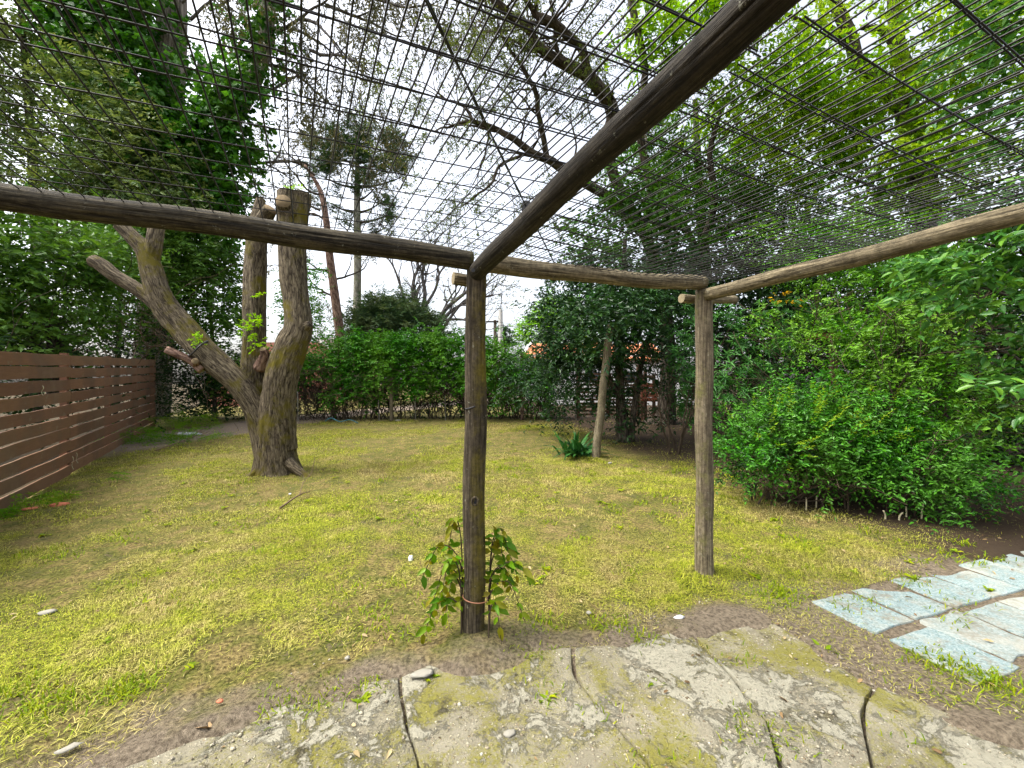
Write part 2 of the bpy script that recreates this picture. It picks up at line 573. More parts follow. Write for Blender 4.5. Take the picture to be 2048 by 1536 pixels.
def concrete_mat():
    M = Mat('mossy_concrete', 0.92, 0.15)
    v = M.coord('World')
    big = M.noise(v, 1.5, 4, 0.6, 0.6)
    med = M.noise(v, 6.5, 9, 0.78, 0.5)
    fin = M.noise(v, 80, 6, 0.8)
    gr = M.noise(v, 260, 3, 0.7)
    base = M.mix(fin, (0.13, 0.115, 0.075), (0.33, 0.30, 0.215))
    base = M.mix(M.step(M.noise(v, 3.0, 5, 0.7), 0.45, 0.6), base, M.mix(fin, (0.20, 0.18, 0.125), (0.38, 0.35, 0.26)))
    # exposed pebbles
    pv_ = M.n('ShaderNodeVectorMath', operation='ADD')
    nz = M.n('ShaderNodeTexNoise'); nz.inputs['Scale'].default_value = 45; M.l(v, nz.inputs['Vector'])
    sc_ = M.n('ShaderNodeVectorMath', operation='SCALE'); sc_.inputs['Scale'].default_value = 0.022; M.l(nz.outputs['Color'], sc_.inputs[0])
    M.l(v, pv_.inputs[0]); M.l(sc_.outputs[0], pv_.inputs[1])
    pd = M.voro(pv_.outputs[0], 70); pc = M.voro(pv_.outputs[0], 70, out='Color')
    peb = M.ramp(pd, [(0.28, (1, 1, 1)), (0.42, (0, 0, 0))])
    sel = M.n('ShaderNodeSeparateColor'); M.l(pc, sel.inputs[0])
    pf = M.mix(1.0, peb, M.step(sel.outputs[0], 0.25, 0.8), 'MULTIPLY')
    c = M.mix(pf, base, M.ramp(sel.outputs[1], [(0, (0.40, 0.36, 0.24)), (0.5, (0.55, 0.51, 0.38)), (0.8, (0.24, 0.18, 0.11)), (1, (0.5, 0.42, 0.28))]))
    # moss
    ms = M.step(M.math('ADD', M.math('MULTIPLY', M.noise(v, 2.1, 7, 0.72, 0.8), 0.65), M.math('MULTIPLY', fin, 0.35)), 0.47, 0.56)
    c = M.mix(M.mix(1.0, ms, (0.85, 0.85, 0.85), 'MULTIPLY'), c, M.mix(fin, (0.08, 0.078, 0.008), (0.29, 0.265, 0.035)))
    # smooth pale cement skin that survives in patches
    w_ = M.step(M.math('ADD', M.math('MULTIPLY', med, 0.55), M.math('MULTIPLY', big, 0.45)), 0.515, 0.545)
    skin = M.mix(M.noise(v, 22, 5, 0.7), (0.25, 0.232, 0.165), (0.39, 0.37, 0.285))
    skin = M.mix(M.step(fin, 0.62, 0.7), skin, (0.2, 0.18, 0.13))
    c = M.mix(w_, c, skin)
    dk = M.step(M.noise(v, 5.2, 8, 0.78, 0.3), 0.575, 0.62)
    c = M.mix(M.mix(1.0, dk, (0.8, 0.8, 0.8), 'MULTIPLY'), c, M.mix(fin, (0.04, 0.034, 0.016), (0.13, 0.11, 0.06)))
    M.color(c)
    h = M.math('ADD', M.math('MULTIPLY', fin, 0.4), M.math('MULTIPLY', w_, 0.45))
    h = M.math('ADD', h, M.math('MULTIPLY', pf, 0.4)); h = M.math('ADD', h, M.math('MULTIPLY', gr, 0.2))
    M.bump(h, 1.0, 0.02)
    return M.m

def tile_mat():
    M = Mat('pale_blue_terrazzo', 0.75, 0.3)
    v = M.coord('World')
    cc = M.voro(v, 120, out='Color')
    s_ = M.n('ShaderNodeSeparateColor'); M.l(cc, s_.inputs[0])
    c = M.ramp(s_.outputs[0], [(0, (0.11, 0.165, 0.165)), (0.3, (0.165, 0.23, 0.23)), (0.62, (0.21, 0.275, 0.27)), (1, (0.30, 0.335, 0.315))])
    oi = M.n('ShaderNodeObjectInfo').outputs['Random']
    c = M.mix(M.step(oi, 0.55, 0.8), c, M.mix(0.5, c, (0.34, 0.32, 0.26)))
    worn = M.step(M.noise(v, 3.2, 5, 0.65), 0.5, 0.62)
    c = M.mix(worn, c, M.mix(0.55, c, (0.33, 0.31, 0.25)))
    dirt = M.step(M.math('ADD', M.math('MULTIPLY', M.noise(v, 5, 6, 0.75, 0.6), 0.7), M.math('MULTIPLY', M.noise(v, 50, 3), 0.3)), 0.49, 0.62)
    c = M.mix(M.mix(1.0, dirt, (0.75, 0.75, 0.75), 'MULTIPLY'), c, (0.17, 0.14, 0.09))
    M.color(c)
    M.bump(s_.outputs[1], 0.35, 0.004)
    return M.m

def fence_mat():
    M = Mat('stained_fence_board', 0.75, 0.25)
    v = M.coord('Object', scale=(0.12, 1, 1))
    g = M.noise(v, 60, 5, 0.6)
    big = M.noise(M.coord('World'), 1.6, 4)
    r = M.n('ShaderNodeObjectInfo').outputs['Random']
    a = M.ramp(r, [(0, (0.15, 0.062, 0.032)), (0.35, (0.23, 0.105, 0.054)), (0.7, (0.175, 0.085, 0.04)), (1, (0.26, 0.13, 0.065))])
    c = M.mix(g, M.mix(0.4, a, (0.05, 0.028, 0.02)), M.mix(0.25, a, (0.38, 0.25, 0.15)))
    c = M.mix(M.step(big, 0.47, 0.62), c, M.mix(0.6, c, (0.09, 0.055, 0.035)))
    c = M.mix(M.step(M.noise(M.coord('World'), 0.8, 5, 0.7), 0.5, 0.65), c, M.mix(0.35, c, (0.30, 0.20, 0.12)))
    c = M.mix(M.step(M.noise(M.coord('World'), 7, 4), 0.64, 0.7), c, M.mix(0.45, c, (0.24, 0.20, 0.13)))
    M.color(c)
    M.bump(g, 0.4, 0.006)
    return M.m

def brick_mat():
    M = Mat('brick', 0.85, 0.2)
    x = M.n('ShaderNodeTexBrick')
    x.inputs['Scale'].default_value = 4.0
    x.inputs['Color1'].default_value = (0.36, 0.13, 0.085, 1)
    x.inputs['Color2'].default_value = (0.28, 0.10, 0.07, 1)
    x.inputs['Mortar'].default_value = (0.42, 0.36, 0.3, 1)
    x.inputs['Mortar Size'].default_value = 0.012
    mp = M.n('ShaderNodeMapping'); mp.inputs['Rotation'].default_value = (R(90), 0, 0)
    M.l(M.coord('Object'), mp.inputs[0]); M.l(mp.outputs[0], x.inputs['Vector'])
    M.color(x.outputs['Color'])
    return M.m

m_ground = ground_mat()
m_conc = concrete_mat()
m_tile = tile_mat()
m_fence = fence_mat()
m_brick = brick_mat()
m_post1 = log_mat('weathered_post', (0.03, 0.023, 0.014), (0.105, 0.085, 0.054), (0.15, 0.122, 0.018), 0.62, (0.85, -0.35, 0))
m_post2 = log_mat('pale_post', (0.08, 0.063, 0.040), (0.22, 0.182, 0.118), (0.15, 0.145, 0.045), 0.4, (-0.8, -0.5, 0))
m_beam1 = log_mat('dark_beam', (0.015, 0.0125, 0.008), (0.085, 0.071, 0.043), (0.13, 0.112, 0.03), 0.5, (0, 0, 1))
m_beam2 = log_mat('grey_beam', (0.013, 0.011, 0.008), (0.046, 0.039, 0.028), (0.08, 0.075, 0.022), 0.3, (0, 0, 1))
m_beam3 = log_mat('pale_beam', (0.065, 0.052, 0.030), (0.235, 0.195, 0.12), (0.17, 0.15, 0.04), 0.45, (0, 0, 1))
m_pole = log_mat('leaning_pole_wood', (0.10, 0.08, 0.05), (0.22, 0.185, 0.12), (0.14, 0.14, 0.05), 0.3, (-1, 0, 0))
m_cutend = plain('sawn_log_end', (0.22, 0.18, 0.11), 0.85, 0.2, 0.5, 40)
m_freshcut = plain('fresh_saw_cut', (0.17, 0.125, 0.07), 0.9, 0.15, 0.6, 22)
m_wire = Mat('rusty_dark_wire', 0.5, 0.25)
_c = m_wire.noise(m_wire.coord('World'), 30, 3)
m_wire.color(m_wire.mix(_c, (0.004, 0.004, 0.004), (0.013, 0.011, 0.009)))
m_wire.b.inputs['Metallic'].default_value = 0.0
m_wire = m_wire.m
m_cable = plain('black_cable', (0.012, 0.012, 0.014), 0.5, 0.4)
m_copper = plain('copper_tie', (0.36, 0.16, 0.09), 0.45, 0.5)
m_bark = bark_mat('furrowed_bark', (0.065, 0.050, 0.032), (0.19, 0.155, 0.10), (0.15, 0.125, 0.016), 0.42, 0.17, 36)
m_bark_dk = bark_mat('dark_bark', (0.045, 0.035, 0.026), (0.12, 0.10, 0.075), (0.06, 0.07, 0.02), 0.05, 0.25, 20)
m_bark_gum = bark_mat('gum_bark', (0.17, 0.145, 0.12), (0.36, 0.325, 0.27), (0.14, 0.15, 0.06), 0.2, 0.12, 10)
m_bark_pine = bark_mat('grey_pine_bark', (0.16, 0.15, 0.12), (0.30, 0.29, 0.23), (0.22, 0.24, 0.14), 0.4, 0.3, 12)
m_bark_red = bark_mat('reddish_pine_bark', (0.12, 0.07, 0.05), (0.30, 0.20, 0.15), (0.2, 0.17, 0.12), 0.2, 0.3, 12)
m_bark_grey = bark_mat('smooth_grey_bark', (0.085, 0.075, 0.07), (0.19, 0.175, 0.16), (0.12, 0.13, 0.06), 0.2, 0.4, 12)
m_twig = plain('dry_twigs', (0.15, 0.105, 0.07), 0.9, 0.1, 0.5, 3)
m_twig_dk = plain('dark_twigs', (0.06, 0.045, 0.03), 0.9, 0.1, 0.5, 3)

# greens
G = lambda *a: [(i / max(1, len(a) - 1), c) for i, c in enumerate(a)]
m_ivy = leaf_mat('ivy_leaf', G((0.022, 0.075, 0.016), (0.045, 0.14, 0.025), (0.085, 0.22, 0.035)), (0.11, 0.25, 0.04), 0.4, 0.5, 0.3)
m_gum = leaf_mat('gum_leaf', G((0.055, 0.06, 0.035), (0.09, 0.095, 0.055), (0.13, 0.12, 0.06)), None, 0.5, 0.4, 0.25)
m_olive = leaf_mat('greygreen_leaf', G((0.05, 0.09, 0.035), (0.11, 0.17, 0.07), (0.19, 0.25, 0.10)), (0.22, 0.27, 0.08), 0.45, 0.45, 0.25)
m_shrub = leaf_mat('shrub_leaf', G((0.03, 0.075, 0.018), (0.065, 0.14, 0.03), (0.11, 0.21, 0.045)), (0.13, 0.25, 0.04), 0.45, 0.45, 0.3)
m_hedge = leaf_mat('hedge_leaf', G((0.018, 0.07, 0.010), (0.045, 0.155, 0.018), (0.09, 0.26, 0.028)), (0.14, 0.31, 0.026), 0.45, 0.45, 0.22, 0.9)
m_dark = leaf_mat('dark_glossy_leaf', G((0.010, 0.028, 0.010), (0.018, 0.05, 0.015), (0.045, 0.10, 0.028)), None, 0.35, 0.55, 0.15)
m_tall = leaf_mat('mid_green_leaf', G((0.018, 0.055, 0.010), (0.04, 0.11, 0.018), (0.085, 0.19, 0.03)), (0.10, 0.22, 0.03), 0.4, 0.5, 0.3)
m_fill = leaf_mat('deep_shade_leaf', G((0.007, 0.02, 0.006), (0.014, 0.036, 0.01), (0.026, 0.06, 0.015)), None, 0.5, 0.35, 0.15)  # greens darkened so the colour itself carries the shade inside thick foliage
m_canopy = leaf_mat('bright_canopy_leaf', G((0.07, 0.16, 0.015), (0.15, 0.30, 0.02), (0.25, 0.40, 0.03)), (0.32, 0.44, 0.03), 0.45, 0.4, 0.55, 0.8)
m_feather = leaf_mat('feathery_leaf', G((0.05, 0.075, 0.03), (0.085, 0.115, 0.04), (0.13, 0.16, 0.05)), None, 0.5, 0.35, 0.35)
m_privet = leaf_mat('privet_leaf', G((0.014, 0.055, 0.008), (0.035, 0.13, 0.014), (0.085, 0.25, 0.025)), (0.11, 0.28, 0.028), 0.4, 0.6, 0.2, 1.6)
m_privet2 = leaf_mat('arching_bush_leaf', G((0.025, 0.075, 0.008), (0.06, 0.17, 0.014), (0.12, 0.28, 0.025)), (0.19, 0.36, 0.028), 0.4, 0.6, 0.25, 1.6)
m_laurel = leaf_mat('laurel_leaf', G((0.03, 0.085, 0.02), (0.06, 0.15, 0.04), (0.12, 0.23, 0.05)), None, 0.32, 0.6, 0.25)
m_olean = leaf_mat('oleander_leaf', G((0.03, 0.09, 0.025), (0.055, 0.15, 0.04), (0.09, 0.21, 0.055)), None, 0.4, 0.5, 0.25)
m_pine = leaf_mat('pine_needle', G((0.03, 0.065, 0.028), (0.055, 0.10, 0.04), (0.09, 0.14, 0.055)), None, 0.5, 0.35, 0.15)
m_conif = leaf_mat('conifer_spray', G((0.03, 0.065, 0.035), (0.055, 0.10, 0.05), (0.09, 0.14, 0.065)), (0.12, 0.15, 0.07), 0.5, 0.3, 0.2)
m_poplar = leaf_mat('fresh_poplar_leaf', G((0.11, 0.24, 0.02), (0.17, 0.34, 0.03), (0.24, 0.42, 0.04)), None, 0.5, 0.35, 0.4)
m_sprout = leaf_mat('young_sprout_leaf', G((0.20, 0.38, 0.02), (0.32, 0.50, 0.03)), None, 0.5, 0.35, 0.4)
m_fern = leaf_mat('feathery_fern', G((0.05, 0.15, 0.015), (0.10, 0.25, 0.02), (0.19, 0.34, 0.03)), (0.26, 0.36, 0.03), 0.5, 0.3, 0.4)
m_vine = leaf_mat('vine_leaf', G((0.06, 0.14, 0.015), (0.11, 0.22, 0.025), (0.16, 0.24, 0.03), (0.20, 0.17, 0.035), (0.09, 0.20, 0.025)), None, 0.4, 0.5, 0.3)
m_strap = leaf_mat('strap_leaf', G((0.015, 0.05, 0.02), (0.03, 0.09, 0.03), (0.05, 0.13, 0.035)), None, 0.35, 0.5, 0.2)
m_yellow = leaf_mat('yellow_flower', G((0.45, 0.28, 0.02), (0.6, 0.38, 0.04)), None, 0.6, 0.3, 0.3)
m_grass = leaf_mat('grass_blade', G((0.13, 0.165, 0.04), (0.27, 0.29, 0.07), (0.42, 0.37, 0.14), (0.50, 0.43, 0.22), (0.34, 0.27, 0.13), (0.56, 0.50, 0.30)), (0.29, 0.35, 0.06), 0.6, 0.25, 0.2, 0.7, (1.1, 1.1, 0.7), 1.0)
def grass_mat():
    M = Mat('grass_blade', 0.65, 0.15)
    v = M.coord('World'); q = M.rnd()
    gr = M.ramp(q, G((0.05, 0.07, 0.006), (0.21, 0.255, 0.014), (0.38, 0.42, 0.03), (0.52, 0.50, 0.07)))
    sr = M.ramp(q, G((0.10, 0.07, 0.025), (0.34, 0.27, 0.08), (0.50, 0.41, 0.15), (0.60, 0.52, 0.25)))
    f = M.step(M.math('ADD', M.math('MULTIPLY', M.noise(v, 0.75, 3), 0.55), M.math('MULTIPLY', M.noise(v, 4.5, 4, 0.65), 0.45)), 0.39, 0.54)
    c = M.mix(f, sr, gr)
    c = M.mix(M.step(M.noise(v, 2.3, 4, 0.6), 0.60, 0.70), c, M.mix(0.45, c, (0.16, 0.11, 0.055)))
    M.color(c)
    tr = M.n('ShaderNodeBsdfTranslucent'); M.l(c, tr.inputs['Color'])
    mx = M.n('ShaderNodeMixShader'); mx.inputs[0].default_value = 0.22
    M.l(M.b.outputs[0], mx.inputs[1]); M.l(tr.outputs[0], mx.inputs[2]); M.l(mx.outputs[0], M.out.inputs['Surface'])
    return M.m
m_grass = grass_mat()
m_grassg = leaf_mat('green_grass', G((0.10, 0.15, 0.02), (0.17, 0.24, 0.025), (0.29, 0.32, 0.05)), None, 0.55, 0.3, 0.3)

# ================================================================== GROUND
def axis(lo, hi, step, far_lo, far_hi):
    a = list(np.arange(lo, hi + 1e-6, step))
    s = step; v = hi
    while v < far_hi:
        s *= 1.35; v += s; a.append(v)
    s = step; v = lo; pre = []
    while v > far_lo:
        s *= 1.35; v -= s; pre.append(v)
    return np.array(pre[::-1] + a)
gx = axis(-9, 8, 0.07, -500, 500)
gy = axis(0.4, 14, 0.07, -300, 900)
X, Y = np.meshgrid(gx, gy)
Zg = gz(X, Y)
near = (np.abs(X) < 9.5) & (Y < 14.5) & (Y > 0)
clod = 0.022 * np.maximum(fbm(X * 3.0, Y * 3.0, 21, 4), -0.3) + 0.012 * np.maximum(fbm(X * 8, Y * 8, 33, 3) - 0.1, 0)
calm = 1 - 0.9 * np.exp(-(np.maximum(np.abs((X - 3.0) * 0.4), 0) ** 2 + (Y - 2.9) ** 2 * 1.2) ** 2 / 0.5)
Zg = Zg + np.where(near, clod * calm, 0)
# soil laps over the outer edge of the patio slabs and stays below their middle
_pb = [(-400, 1780), (-60, 1640), (240, 1530), (420, 1462), (560, 1410), (700, 1377), (800, 1362), (868, 1330), (1030, 1306), (1146, 1302), (1232, 1294), (1372, 1264), (1450, 1246), (1530, 1240), (1640, 1310), (1752, 1382), (1900, 1432), (2060, 1490), (2240, 1550)]
_pb = np.array([((px - 1024) / 820 * 1230 / (py - 768), 1230 / (py - 768)) for px, py in _pb])
dist = Y - np.interp(X, _pb[:, 0], _pb[:, 1])
lap = np.clip((dist + 0.30) / 0.30, 0, 1); lap = lap * lap * (3 - 2 * lap)
inner = (Y < 2.9) & (dist < 0.2)
Zg = Zg + np.where(inner, -0.036 * (1 - lap), 0) + np.where((Y < 2.9) & (np.abs(dist) < 0.35), 0.05 * np.exp(-(dist / 0.16) ** 2) * (0.25 + 1.5 * fbm(X * 4, Y * 4, 44, 4)), 0)
# low soil mounds at the foot of both posts
for mx, my, mh in ((-0.215, 2.41, 0.045), (1.467, 3.14, 0.055)):
    Zg += mh * np.exp(-((X - mx) ** 2 + (Y - my) ** 2) / 0.06)
nx, ny = len(gx), len(gy)
i = np.arange(ny - 1)[:, None] * nx; j = np.arange(nx - 1)[None, :]
q = np.stack([i + j, i + j + 1, i + nx + j + 1, i + nx + j], -1).reshape(-1, 4)
obj('ground', make_mesh('ground', np.stack([X, Y, Zg], -1).reshape(-1, 3), q, True), m_ground, None, 'structure')

# ------------------------------------------------------------------ patio slabs
def ground_px(pts):
    out = []
    for px, py in pts:
        d = 1.5 * 820 / (py - 768)
        out.append(((px - 1024) / 820 * d, d))
    return np.array(out)

def slab(name, poly, thick, top, jag, parent, m, seed, res=0.035, bulge=0.016):
    """irregular plate: outline resampled and roughened, top surface filled in rings toward its middle"""
    P = np.asarray(poly, float); pts = []
    for a, b in zip(P, np.roll(P, -1, 0)):
        n = max(2, int(np.linalg.norm(b - a) / res))
        for t in np.arange(n) / n:
            pts.append(a + (b - a) * t)
    pts = np.array(pts)
    s = np.arange(len(pts)) * res
    c = P.mean(0)
    tang = np.roll(pts, -1, 0) - np.roll(pts, 1, 0)
    nor = nrmz(np.stack([tang[:, 1], -tang[:, 0]], -1))
    pts = pts + nor * (jag * (fbm(s * 6, s * 0 + seed, seed, 3) * 2 + 0.8 * fbm(s * 22, s * 0 + seed, seed + 3, 2)))[:, None]
    rings = [0.0, 0.012, 0.05, 0.15, 0.3, 0.5, 0.7, 0.88]
    n = len(pts); V = []
    V.append(np.c_[pts, np.full(n, top - thick)])
    for k, f in enumerate(rings):
        q2 = pts + (c - pts) * f
        z = top + bulge * fbm(q2[:, 0] * 5, q2[:, 1] * 5, seed + 9, 3) - (0.003 if k == 0 else 0)
        V.append(np.c_[q2, z])
    V = np.concatenate(V + [np.array([[c[0], c[1], top]])])
    j = np.arange(n); Fq = []
    for k in range(len(rings)):
        a = k * n
        Fq.append(np.stack([a + j, a + (j + 1) % n, a + n + (j + 1) % n, a + n + j], -1))
    a = len(rings) * n
    ft = np.stack([a + j, a + (j + 1) % n, np.full(n, len(V) - 1)], -1)
    me = make_mesh(name, V, [np.concatenate(Fq), ft], True)
    return obj(name, me, m, parent)

patio = thing('patio', 'x', 'x')
del patio['label']; del patio['category']
patio['kind'] = 'structure'
J1 = [(800, 1360), (802, 1390), (812, 1440), (828, 1500), (838, 1545), (852, 1720)]
J2 = [(1146, 1300), (1150, 1350), (1162, 1378), (1215, 1438), (1300, 1535), (1425, 1720)]
J3 = [(1372, 1262), (1472, 1368), (1500, 1410), (1535, 1450), (1562, 1540), (1598, 1720)]
J4 = [(1752, 1380), (1735, 1402), (1726, 1430), (1734, 1480), (1760, 1595), (1800, 1720)]
def off(J, d): return [(x + d, y) for x, y in J]
SLABS = [
    [(-60, 1640), (240, 1530), (420, 1462), (560, 1410), (700, 1377)] + off(J1, -4) + [(-60, 1720)],
    off(J1, 4)[:1] + [(868, 1330), (1030, 1306)] + off(J2, -4) + off(J1, 4)[:0:-1],
    off(J2, 4)[:1] + [(1232, 1294), (1300, 1282)] + off(J3, -4) + off(J2, 4)[:0:-1],
    off(J3, 4)[:1] + [(1450, 1244), (1530, 1238), (1640, 1310)] + off(J4, -4) + off(J3, 4)[:0:-1],
    off(J4, 4)[:1] + [(1900, 1432), (2060, 1490), (2240, 1550), (2500, 1650), (2600, 1720)] + off(J4, 4)[:0:-1],
]
for k, s_ in enumerate(SLABS):
    slab('concrete_slab', ground_px(s_), 0.09, 0.012 + 0.003 * (k % 3), 0.005, patio, m_conc, 31 + 7 * k, 0.03, 0.008)

pave = bpy.data.objects.new('tile_paving', None)
COL.objects.link(pave); pave['kind'] = 'structure'
O_ = np.array([2.06, 2.81]); U_ = np.array([0.949, 0.315]); W_ = np.array([0.30, -0.954])
TILES = [(c, 0) for c in range(7)] + [(c, 1) for c in range(7)] + [(2, 2), (3, 2), (4, 2), (5, 2)]
for k, (c, r) in enumerate(TILES):
    o = O_ + U_ * 0.40 * c + W_ * 0.405 * r + rng.uniform(-0.008, 0.008, 2)
    su, sw = 0.378, 0.375
    if (c, r) == (1, 2): su, sw = 0.0, 0
    if (c, r) == (2, -1):                        # half sunk tile at the far side
        o = o + W_ * 0.19; sw = 0.18
    if (c, r) == (0, 1):
        o = o + np.array([0.015, -0.02])
    if su == 0: continue
    p = np.array([o, o + U_ * su, o + U_ * su + W_ * sw, o + W_ * sw])[::-1]
    zt = 0.007 + float(rng.uniform(-0.002, 0.003)) + np.mean([GZ(*a_) for a_ in p])
    a_ = float(rng.uniform(-0.02, 0.02)); pc_ = p.mean(0); p = pc_ + (p - pc_) @ np.array([[math.cos(a_), -math.sin(a_)], [math.sin(a_), math.cos(a_)]])
    if (c, r) == (2, 2): p = p + W_ * 0.0; p[0] = p[0] + U_ * 0.12 - W_ * 0.1; p[1] = p[1] - W_ * 0.12
    slab('paving_tile', p, 0.05, zt, 0.006 if (c, r) not in ((1, 1), (2, 2)) else 0.02, pave, m_tile, 91 + k, 0.03, 0.002)

# ================================================================== PERGOLA
P1 = np.array([-0.215, 2.41]); P2 = np.array([1.467, 3.14])
UU = np.array([0.917, 0.399]); VV = np.array([0.400, -0.9165]); VM = np.array([0.46, -0.888])

def log_obj(name, a, b, r0, r1, m, parent, seed, k=64, bend=0.012, cracks=3, knots=3, crack_depth=0.12, seg=0.03):
    """round timber from a to b built along its local Z with drying cracks and knots as geometry"""
    a = np.array(a, float); b = np.array(b, float); L = np.linalg.norm(b - a)
    n = int(L / seg) + 2
    rs = np.random.default_rng(seed)
    z = np.linspace(0, L, n)
    P = np.stack([bend * np.sin(z / L * PI * 1.3 + seed) + 0.005 * np.sin(z * 7 + seed), bend * np.sin(z / L * PI * 0.9 + seed * 2), z], -1)
    rad = np.linspace(r0, r1, n) * (1 + 0.035 * np.sin(z * 3.1 + seed))
    cr = [(rs.uniform(0, 2 * PI), rs.uniform(0, 0.5) * L, rs.uniform(0.35, 0.8) * L, rs.uniform(0.05, 0.09)) for _ in range(cracks)]
    kn = [(rs.uniform(0, 2 * PI), rs.uniform(0.1, 0.9) * L, rs.uniform(0.02, 0.035)) for _ in range(knots)]
    def disp(c, s, LL):
        th = np.arctan2(s, c)
        d = 1 + 0.05 * fbm(c * 1.5 + seed, s * 1.5 + LL * 1.6, seed, 3) + 0.02 * fbm(c * 9, s * 9 + LL * 1.2, seed + 3, 2)
        for t0, l0, ln, wd in cr:
            wob = 0.12 * np.sin(LL * 5 + t0 * 3) + 0.1 * vnoise(LL * 9, LL * 0 + t0, seed)
            da = np.abs((th - t0 - wob + PI) % (2 * PI) - PI)
            on = np.clip((LL - l0) / 0.12, 0, 1) * np.clip((l0 + ln - LL) / 0.12, 0, 1)
            d = d - crack_depth * on * np.clip(1 - da / wd, 0, 1)
        for t0, l0, kr in kn:
            dd = np.sqrt((((th - t0 + PI) % (2 * PI) - PI) * r0) ** 2 + ((LL - l0) * 0.7) ** 2) / kr
            d = d + 0.13 * np.exp(-dd ** 2) - 0.16 * np.exp(-(dd * 2.4) ** 2)
        return d
    V, q, t, tcv = tube(P, rad, k, True, disp)
    me = make_mesh(name, V, [q, t], True, tcv)
    me.materials.append(m); me.materials.append(m_cutend)
    mi = np.zeros(len(me.polygons), np.int32); mi[len(q):] = 1
    me.polygons.foreach_set('material_index', mi)
    sm = np.ones(len(me.polygons), bool); sm[len(q):] = False
    me.polygons.foreach_set('use_smooth', sm)
    o = obj(name, me, None, parent)
    zax = (b - a) / L
    up = np.array([0, 0, 1.0]) if abs(zax[2]) < 0.9 else np.array([0, 1.0, 0])
    # local X stays near world X for posts, near world up for beams
    if abs(zax[2]) > 0.9:
        x = np.array([1.0, 0, 0])
    else:
        x = up
    x = x - zax * x.dot(zax); x /= np.linalg.norm(x)
    y = np.cross(zax, x)
    o.matrix_local = Matrix(((x[0], y[0], zax[0], a[0]), (x[1], y[1], zax[1], a[1]), (x[2], y[2], zax[2], a[2]), (0, 0, 0, 1)))
    return o

pg = thing('pergola', 'weathered round log pergola with two posts standing at the edge of the lawn', 'pergola')
post1 = log_obj('post', (P1[0], P1[1], -0.15), (P1[0] - 0.005, P1[1], 2.20), 0.066, 0.059, m_post1, pg, 4, bend=0.008, cracks=4, knots=3)
post1['label'] = 'dark mossy post with a vine tied to its foot'
post2 = log_obj('post', (P2[0], P2[1], -0.15), (P2[0] + 0.01, P2[1], 2.215), 0.066, 0.060, m_post2, pg, 8, bend=0.006, cracks=3, knots=2)
post2['label'] = 'paler grey brown post in front of the green shrubs'
def up3(p, z): return np.array([p[0], p[1], z])
b1a = up3(P1 - UU * 0.03, 2.225)
b = log_obj('beam', up3(P1 - UU * 3.4, 2.235), b1a, 0.054, 0.055, m_beam1, pg, 12, cracks=3, knots=5)
b['label'] = 'long dark beam running out of the left edge'
b = log_obj('beam', up3(P1 + UU * 0.06, 2.215), up3(P2 - UU * 0.02, 2.262), 0.056, 0.052, m_beam3, pg, 15, cracks=2, knots=3)
b['label'] = 'short mossy beam between the two posts'
b = log_obj('beam', up3(P1 + np.array([0.02, -0.055]), 2.14), up3(P1 + VV * 3.6, 2.30), 0.050, 0.043, m_beam2, pg, 19, cracks=3, knots=3, bend=0.015)
b['label'] = 'thick dark grey beam coming towards the viewer overhead'
b = log_obj('beam', up3(P2 + np.array([0.02, -0.05]), 2.195), up3(P2 + VV * 3.4, 2.215), 0.048, 0.036, m_beam3, pg, 23, cracks=2, knots=4, bend=0.02)
b['label'] = 'pale beam from the right post out of the right edge'
o = log_obj('support_cleat', up3(P1 - UU * 0.15 + np.array([0, 0.10]), 2.125), up3(P1 + UU * 0.04 + np.array([0, 0.10]), 2.125), 0.036, 0.036, m_beam3, pg, 27, 40, 0.002, 1, 0)
o = log_obj('support_cleat', up3(P2 - UU * 0.17 + np.array([0, 0.11]), 2.17), up3(P2 + UU * 0.42 + np.array([0, 0.09]), 2.19), 0.036, 0.034, m_beam3, pg, 29, 40, 0.004, 1, 0)
# bolts, knot hole, saw nick, wire tie
def bolt(p, d, r=0.011):
    P = np.array([p, np.array(p) + np.array(d) * 0.012])
    V, q, t, tcv = tube(P, r, 6)
    return obj('bolt', make_mesh('bolt', V, [q, t]), m_cable, pg)
bolt((0.2886, 1.235, 2.182), (-0.916, -0.40, 0), 0.006)
bolt((-0.21, 2.225, 2.115), (0, -1, 0))
th = np.linspace(0, 2 * PI, 40)
ring = np.stack([P1[0] + 0.073 * np.cos(th), P1[1] + 0.073 * np.sin(th), 0.245 + 0.012 * np.cos(th + 2.6)], -1)
V, q, t, tcv = tube(ring, 0.0032, 6, False)
obj('wire_tie', make_mesh('wire_tie', V, [q], True), m_copper, pg)
nk = np.array([[P1[0] - 0.055, P1[1] - 0.038, 1.355], [P1[0] - 0.03, P1[1] - 0.059, 1.36], [P1[0] + 0.005, P1[1] - 0.066, 1.372]])
V, q, t, tcv = tube(smooth_path(nk, 8), 0.005, 6)
obj('saw_nick', make_mesh('saw_nick', V, [q, t], True), m_cable, pg)
kh = MB()
ang = np.linspace(0, 2 * PI, 15)[:-1]
kc = np.array([P1[0] + 0.004, P1[1] - 0.066, 0.83])
ringp = np.stack([kc[0] + 0.017 * np.cos(ang), kc[1] + 0 * ang, kc[2] + 0.022 * np.sin(ang)], -1)
V, q, t, tcv = tube(np.concatenate([ringp, ringp[:1]]), 0.007, 6, False)
kh.add(V, q)
obj('knot_rim', kh.mesh('knot_rim', True), m_post1, pg)
disc = np.concatenate([[kc + [0, 0.004, 0]], ringp + np.array([0, 0.004, 0])])
obj('knot_hole', make_mesh('knot_hole', disc, [np.stack([np.zeros(14, int), np.arange(14) + 1, (np.arange(14) + 1) % 14 + 1], -1)]), m_cable, pg)

